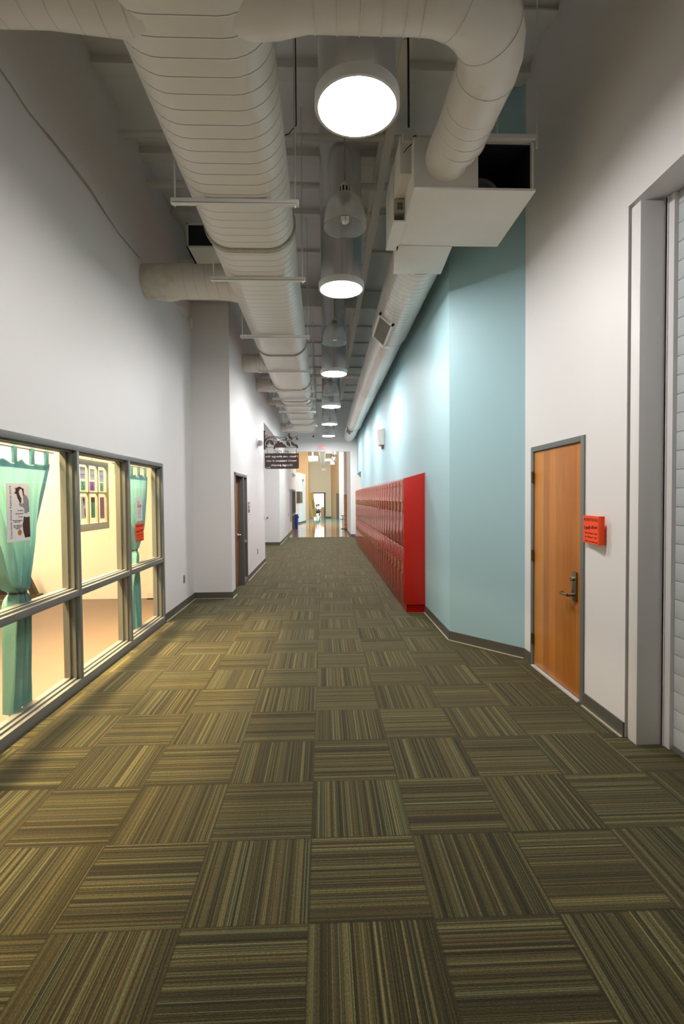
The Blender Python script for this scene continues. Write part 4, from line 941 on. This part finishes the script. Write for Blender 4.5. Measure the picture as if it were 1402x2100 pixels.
struct('baseboard_partition', MB().prism([(-2.41, 33.29), (-1.56, 33.29), (-1.23, 35.9), (-1.4, 36.01), (-2.41, 36.01)], 0, .1), M_['base'])
wv = thing('window_2', (-1.57, 33.3, 1.38), 'dark framed corner window in the white lobby partition', 'window', kind='structure')
obj('window_frame', MB().box(-1.95, -1.56, 33.27, 33.31, 1.36, 2.12).hexa([(-1.575, 33.27, 1.36), (-1.55, 33.27, 1.36), (-1.40, 34.45, 1.36), (-1.44, 34.45, 1.36), (-1.575, 33.27, 2.12), (-1.55, 33.27, 2.12), (-1.40, 34.45, 2.12), (-1.44, 34.45, 2.12)]), M_['base'], wv)
obj('pane', MB().box(-1.90, -1.74, 33.262, 33.27, 1.42, 2.06).hexa([(-1.552, 33.38, 1.42), (-1.544, 33.38, 1.42), (-1.43, 34.2, 1.42), (-1.438, 34.2, 1.42), (-1.552, 33.38, 2.06), (-1.544, 33.38, 2.06), (-1.43, 34.2, 2.06), (-1.438, 34.2, 2.06)]), mat('amber_pane', '#c98e3a', .2, noise=(7, .4)), wv)
d5 = thing('door_5', (-.35, 42.6, 0), 'open grey framed classroom doorway at the far end of the lobby', 'door', kind='structure')
obj('door_frame', MB().box(-.91, -.80, 42.55, 42.76, 0, 2.15).box(.10, .20, 42.55, 42.76, 0, 2.15).box(-.91, .20, 42.55, 42.76, 2.06, 2.15), mat('frame_dark', '#5c5a50', .5), d5)
obj('door_leaf', MB().hexa([(.06, 42.76, .02), (.10, 42.76, .02), (.16, 43.66, .02), (.12, 43.66, .02), (.06, 42.76, 2.05), (.10, 42.76, 2.05), (.16, 43.66, 2.05), (.12, 43.66, 2.05)]), M_['woodd'], d5)
d6 = thing('door_6', (1.18, 40.3, 0), 'narrow view of a wood door in the peach lobby wall', 'door', kind='structure')
obj('door_frame', MB().hexa([(1.06, 40.72, 0), (1.17, 40.24, 0), (1.19, 40.26, 0), (1.08, 40.74, 0), (1.06, 40.72, 2.06), (1.17, 40.24, 2.06), (1.19, 40.26, 2.06), (1.08, 40.74, 2.06)]), M_['base'], d6)
obj('door_leaf', MB().hexa([(1.165, 40.22, .02), (1.245, 39.96, .02), (1.265, 39.98, .02), (1.19, 40.25, .02), (1.165, 40.22, 2.02), (1.245, 39.96, 2.02), (1.265, 39.98, 2.02), (1.19, 40.25, 2.02)]), M_['woodd'], d6)
d7 = thing('door_7', (-1.57, 27, 0), 'grey framed glazed door on the left wall past the exit opening', 'door', kind='structure')
obj('door_frame', MB().box(-1.70, -1.555, 25.3, 25.45, 0, 2.15).box(-1.70, -1.555, 26.9, 27.05, 0, 2.15).box(-1.70, -1.555, 28.45, 28.6, 0, 2.15).box(-1.70, -1.555, 25.3, 28.6, 2.05, 2.15).box(-1.69, -1.56, 25.45, 28.45, .78, .88), M_['frame'], d7)
obj('door_leaf', MB().box(-1.70, -1.66, 25.4, 28.5, 0, 2.1), mat('glazed_grey', '#5a5a58', .15), d7)
hb = thing('hanging_chart', (-1.56, 24.4, .6), 'long grey paper chart hanging on the far left wall', 'chart')
obj('sheet', MB().box(-1.565, -1.555, 23.9, 25.0, .55, 2.05), mat('chart_grey', '#a39a98', .7, noise=(3, .3)), hb); obj('top_rod', MB().cyl((-1.55, 23.3, 2.08), (-1.55, 25.05, 2.06), .015, 8), M_['plate'], hb)
outlet('thermostat', -1.57, 21.2, 1.95, 'white thermostat on the far left wall by the hanging chart', 'plastic', .2, .15, .02)
outlet('light_switch', -1.57, 22.9, .95, 'small dark switch low on the far left wall', 'plate')
# recycling bin
rb = thing('recycling_bin', (-1.35, 27.6, 0), 'blue recycling bin with a dark lid by the far left wall', 'bin')
blu = mat('bin_blue', '#1450d0', .4)
obj('bin_body', MB().loft([[(-1.455+sx*a, 27.7+sy*.2, z) for sx, sy in ((-1, -1), (1, -1), (1, 1), (-1, 1))] for z, a in ((0, .055), (.62, .075))]), blu, rb, bevel=.01)
obj('lid', MB().loft([[(-1.44+sx*a, 27.7+sy*.24, z) for sx, sy in ((-1, -1), (1, -1), (1, 1), (-1, 1))] for z, a in ((.60, .11), (.76, .06))]), blu, rb, bevel=.01)
obj('opening', MB().box(-1.49, -1.39, 27.45, 27.9, .76, .80), mat('lid_green', '#173a34', .5), rb)
# leaning board
bd = thing('leaning_board', (-.9, 41.2, 0), 'tall plywood board with a dark slot leaning by the classroom door', 'board')
def lean(x0, x1, d0, d1, y, z0, z1, s=.42):
    return [(x0+s*(1-z0/2.14)*.0+(.62-.62*z0/2.14)*s, y, z0) for _ in range(0)]
ply = mat('plywood', '#b08d45', .6, noise=(12, .12)); plyd = mat('plywood_edge', '#c9a355', .6)
def leanbox(xa, xb, ya, yb, z0, z1):
    k = .14
    def X(x, z): return x+(2.1-z)*k
    return [(X(xa, z0), ya, z0), (X(xb, z0), ya, z0), (X(xb, z0), yb, z0), (X(xa, z0), yb, z0), (X(xa, z1), ya, z1), (X(xb, z1), ya, z1), (X(xb, z1), yb, z1), (X(xa, z1), yb, z1)]
obj('board_face', MB().hexa(leanbox(-1.10, -.80, 41.0, 41.05, .15, 2.12)), ply, bd)
obj('edge_batten', MB().hexa(leanbox(-1.16, -1.09, 40.9, 41.05, 0, 2.14)), plyd, bd)
obj('edge_batten', MB().hexa(leanbox(-.83, -.77, 40.95, 41.05, 0, .2)), plyd, bd)
obj('slot', MB().hexa(leanbox(-.98, -.92, 40.98, 41.0, .85, 1.5)), M_['base'], bd)
# black stacking table at the right
tb = thing('side_table', (1.0, 27.2, 0), 'black framed table partly hidden by the wood wainscot', 'table')
obj('table_top', MB().box(.96, 1.5, 27.1, 27.7, .70, .73), M_['base'], tb)
obj('lower_shelf', MB().box(.93, 1.5, 27.1, 27.7, .50, .53), mat('shelf_grey', '#7d8c90', .4), tb)
obj('leg', MB().cyl((1.06, 27.2, .02), (1.06, 27.2, .70), .02, 10), M_['black'], tb)
obj('foot', MB().box(.96, 1.5, 27.15, 27.25, 0, .03), M_['black'], tb)
setp(obj('rubber_wedge', MB().hexa([(1.22, 21.45, 0), (1.42, 21.45, 0), (1.42, 21.7, 0), (1.25, 21.7, 0), (1.30, 21.5, .07), (1.42, 21.5, .13), (1.42, 21.7, .13), (1.32, 21.7, .07)]), M_['black'], bevel=.01), 'black rubber wedge on the carpet by the last locker', 'doorstop')
# lobby ducts and lamps
ld = round_duct('lobby_duct', [(-.05, 31.5, 5.0), (-.03, 33.2, 4.76), (-.01, 35.5, 4.42), (.0, 38.0, 4.12)], [.33, .25, .17, .12], M_['ductp'], 'tapering white duct under the lobby ceiling')
lb = thing('lobby_box', (-.64, 34, 4.2), 'white ceiling box hung left of the lobby duct', 'duct box')
obj('casing', MB().box(-.97, -.31, 34.0, 35.2, 4.18, 4.52), M_['panel'], lb); obj('strut', MB().box(-.73, -.64, 34.3, 34.4, 4.52, 6.2), M_['panel'], lb)
for k, (x, y, z) in enumerate(((.58, 24.2, 3.76), (.56, 25.6, 3.585), (.57, 30.0, 3.655))):
    pendant(x, y, z, ['bell pendant lamp just past the exit opening, cut off by the header', 'second bell pendant lamp beyond the exit opening', 'farthest bell pendant lamp in the lobby'][k], 'bell pendant lamps in the lobby', .72, bulb='bulblit')
for k, z in enumerate((4.95, 4.35)):
    struct('beam.40%d' % k, MB().box(.0, .7, 38.0, 38.1, z+.1, z+.28), M_['ductp'], 'beige beam under the lobby ceiling', 'beam')['group'] = 'lobby beams'
o = thing('exit_sign', (.08, 42.6, 3.95), 'small EXIT sign on the far beige lobby wall', 'sign')
obj('housing', MB().box(-.10, .28, 42.55, 42.6, 3.98, 4.18), M_['plastic'], o)
m = MB(); text_mb(m, 'EXIT', (.09, 42.549, 4.02), (1, 0, 0), (0, 0, 1), (0, -1, 0), .17, width=.28, offset=.02, thick=.002); obj('lettering', m, mat('exit_red_pale', '#ff8a6a', .5, emit='#ff8a6a', estr=.8), o)
o = thing('strobe_light', (-1.24, 35, 3.0), 'grey strobe light on the white lobby partition', 'strobe')
obj('back_plate', MB().box(-1.42, -1.32, 34.55, 34.75, 2.82, 2.98), M_['plate'], o)
o = thing('strobe_light', (-1.57, 27.2, 2.98), 'white strobe light above the glazed door past the exit opening', 'strobe')
obj('back_plate', MB().box(-1.57, -1.50, 25.9, 26.3, 2.78, 2.98), M_['plastic'], o); obj('lamp_head', MB().ball((-1.48, 26.0, 2.86), .07), M_['plastic'], o)
# classroom behind
struct('wall_classroom', MB().box(-4, 4, 48, 48.1, 0, 3).box(-4.1, -4, 42.75, 48, 0, 3).box(4, 4.1, 42.75, 48, 0, 3), paint('classroom_white', '#f4f4f4', .7), 'white classroom walls seen through the far door', 'wall')
struct('ceiling_classroom', MB().box(-4, 4, 42.75, 48.1, 3, 3.1), M_['white'])
o = thing('wall_panel', (.1, 47.9, 1), 'peach framed panel on the classroom wall', 'panel')
obj('panel_frame', MB().box(-.30, .40, 47.9, 48, .2, 2.3), mat('panel_peach', '#e8c6a4', .6), o); obj('panel_face', MB().box(-.12, .40, 47.88, 47.9, .75, 1.95), M_['paper'], o)
dk = thing('desk', (-.05, 44, 0), 'peach wood desk end in the classroom doorway', 'desk')
obj('end_panel', MB().box(-.19, .07, 43.95, 44.0, 0, .89), mat('desk_peach', '#d3a688', .5), dk); obj('table_top', MB().box(-.46, -.15, 43.85, 44.6, .66, .69), M_['ink'], dk); obj('leg', MB().cyl((-.22, 44.5, 0), (-.22, 44.5, .66), .025, 10), M_['metal'], dk)
def skin_mesh(name, verts, edges, radii, m, parent, root=0, sub=1):
    L = worldloc(parent); me = bpy.data.meshes.new(name); me.from_pydata([Vector(v)-L for v in verts], edges, [])
    o = bpy.data.objects.new(name, me); COL.objects.link(o); o.parent = parent
    md_ = o.modifiers.new('skin', 'SKIN')
    for k, d in enumerate(me.skin_vertices[0].data): d.radius = (radii[k], radii[k]); d.use_root = (k == root)
    s_ = o.modifiers.new('sub', 'SUBSURF'); s_.levels = s_.render_levels = sub
    bpy.context.view_layer.update(); dg = bpy.context.evaluated_depsgraph_get()
    n = bpy.data.meshes.new_from_object(o.evaluated_get(dg)); o.modifiers.clear(); o.data = n; n.name = name
    n.materials.clear(); n.materials.append(m)
    for p in n.polygons: p.use_smooth = True
    return o
skin = mat('skin', '#c98f72', .55); shirt = mat('shirt_blue', '#7f9fce', .8); pants = mat('trousers_dark', '#2f2f36', .8); hairm = mat('hair_brown', '#3d2218', .7)
def seated(x, y, label, s, shirtm, lean_):
    t = thing('person', (x, y, 0), label, 'person', 'pupils in the classroom')
    def P(a, b_, c): return (x+a*s, y+b_*s, c*s)
    seat = .44
    V = [P(0, 0, seat+.06), P(.02, 0, seat+.22), P(lean_, 0, seat+.42), P(lean_+.02, 0, seat+.50), P(lean_+.04, 0, seat+.57), P(lean_+.06, 0, seat+.66), P(lean_+.055, 0, seat+.74)]
    E = [(0, 1), (1, 2), (2, 3), (3, 4), (4, 5), (5, 6)]; Rr = [.11, .105, .11, .045, .06, .085, .06]
    for sd in (-1, 1):
        n = len(V)
        V += [P(lean_, sd*.15, seat+.41), P(lean_+.10, sd*.18, seat+.24), P(lean_+.30, sd*.11, seat+.24), P(lean_+.36, sd*.10, seat+.245)]
        E += [(2, n), (n, n+1), (n+1, n+2), (n+2, n+3)]; Rr += [.05, .036, .028, .03]
        hz = seat+.245
        for f in range(4):
            q = len(V); V += [P(lean_+.39, sd*(.075+.018*f), hz), P(lean_+.42+.006*(1.5-abs(f-1.5)), sd*(.073+.019*f), hz-.012)]; E += [(n+3, q), (q, q+1)]; Rr += [.009, .007]
        q = len(V); V += [P(lean_+.375, sd*.06, hz+.012), P(lean_+.395, sd*.05, hz+.01)]; E += [(n+3, q), (q, q+1)]; Rr += [.010, .008]
        n = len(V)
        V += [P(.05, sd*.08, seat+.04), P(.36, sd*.09, seat+.05), P(.34, sd*.09, .10), P(.36, sd*.09, .04), P(.48, sd*.09, .03)]
        E += [(0, n), (n, n+1), (n+1, n+2), (n+2, n+3), (n+3, n+4)]; Rr += [.085, .062, .04, .036, .03]
    Rr = [q*s for q in Rr]
    skin_mesh('body', V, E, Rr, skin, t)
    # clothing over the body
    ix = [0, 1, 2]; v2 = [V[0], V[1], V[2], P(lean_+.02, 0, seat+.465)]; e2 = [(0, 1), (1, 2), (2, 3)]; r2 = [.125*s, .12*s, .122*s, .06*s]
    for sd in (-1, 1):
        n = len(v2); v2 += [P(lean_, sd*.15, seat+.41), P(lean_+.08, sd*.175, seat+.28)]; e2 += [(2, n), (n, n+1)]; r2 += [.062*s, .052*s]
    skin_mesh('shirt', v2, e2, r2, shirtm, t, 1)
    v3 = [P(0, 0, seat+.05)]; e3 = []; r3 = [.13*s]
    for sd in (-1, 1):
        n = len(v3); v3 += [P(.06, sd*.08, seat+.04), P(.36, sd*.09, seat+.05), P(.34, sd*.09, .12)]; e3 += [(0, n), (n, n+1), (n+1, n+2)]; r3 += [.095*s, .072*s, .055*s]
    skin_mesh('trousers', v3, e3, r3, pants, t, 0)
    hx = P(lean_+.04, 0, seat+.715)
    h = MB().ball(hx, .095*s, .092*s, .085*s, 18, 10); obj('hair', h, hairm, t)
    fx = P(lean_+.06, 0, seat+.66)
    obj('face', MB().ball((fx[0]+.076*s, fx[1]-.03*s, fx[2]+.012*s), .011*s).ball((fx[0]+.076*s, fx[1]+.03*s, fx[2]+.012*s), .011*s).box(fx[0]+.06*s, fx[0]+.083*s, fx[1]-.02*s, fx[1]+.02*s, fx[2]-.045*s, fx[2]-.037*s), hairm, t, label='dark eyes and mouth')
    obj('nose', MB().ball((fx[0]+.087*s, fx[1], fx[2]-.012*s), .013*s), skin, t); obj('ear', MB().ball((fx[0]-.005, fx[1]-.083*s, fx[2]), .018*s, .01*s, .024*s), skin, t)
    return t
def stool(x, y, label):
    t = thing('classroom_chair', (x, y, 0), label, 'chair', 'classroom chairs')
    obj('seat', MB().box(x-.19, x+.17, y-.18, y+.18, .36, .395), M_['black'], t, bevel=.01); obj('backrest', MB().box(x-.22, x-.18, y-.17, y+.17, .50, .72), M_['black'], t, bevel=.01)
    for sx in (-1, 1):
        for sy in (-1, 1): obj('leg', MB().cyl((x+sx*.16, y+sy*.15, .37), (x+sx*.19, y+sy*.17, 0), .012, 8), M_['metal'], t)
    for sy in (-1, 1): obj('back_post', MB().cyl((x-.17, y+sy*.15, .37), (x-.20, y+sy*.15, .55), .012, 8), M_['metal'], t)
stool(-.66, 44.1, 'black chair under the nearer seated person in blue'); stool(-.48, 45.2, 'black chair under the farther seated person in the pale shirt')
seated(-.66, 44.1, 'person with dark hair in a blue shirt sitting at the classroom desk', .92, shirt, .06)
seated(-.48, 45.2, 'person in a pale shirt sitting beyond the one in blue', .94, mat('shirt_pale', '#c6d2ea', .8), .03)

# ------------------------------------------------------------------ lights
def area(name, loc, rot, sx, sy, power, col):
    l = bpy.data.lights.new(name, 'AREA'); l.shape = 'RECTANGLE'; l.size = sx; l.size_y = sy; l.energy = power; l.color = col
    o = bpy.data.objects.new(name, l); COL.objects.link(o); o.location = loc; o.rotation_euler = rot; return o
sl = area('studio_assumed_lamp', (-3.1, 5.0, 3.2), (0, math.radians(-27), 0), .35, 3.8, 360, (1, .74, .36)); sl.data.spread = math.radians(85)  # assumed lamp, out of view, aimed through the glass for the warm floor patch
area('studio_assumed_lamp', (-5.4, 6.0, 3.2), (0, 0, 0), .6, 4.0, 410, (1, .84, .60))  # second assumed lamp, out of view, to brighten the studio walls
area('lobby_overhead_fill', (0, 34, 6.15), (0, 0, 0), 4, 8, 800, (1, .98, .95))  # unseen fill light added under the ceiling to brighten the lobby
area('lobby_assumed_daylight', (6.5, 31, 3.2), (0, PI/2, 0), 4, 8, 330, (1, .98, .96))  # assumed daylight from the right: bare unseen area light, no window built
area('classroom_assumed_lamp', (0, 45.5, 2.95), (0, 0, 0), 4, 3, 420, (1, 1, 1))  # assumed light source, not modelled, added to make the classroom bright

wd = bpy.data.worlds.new('world'); sc.world = wd; wd.use_nodes = True
wd.node_tree.nodes['Background'].inputs[0].default_value = (.6, .7, .8, 1); wd.node_tree.nodes['Background'].inputs[1].default_value = .3
vs = sc.view_settings; vs.view_transform = 'Standard'; vs.look = 'None'; vs.exposure = 0; vs.gamma = 1; vs.use_curve_mapping = False
sc.cycles.max_bounces = 9; sc.cycles.diffuse_bounces = 6; sc.cycles.sample_clamp_indirect = 6
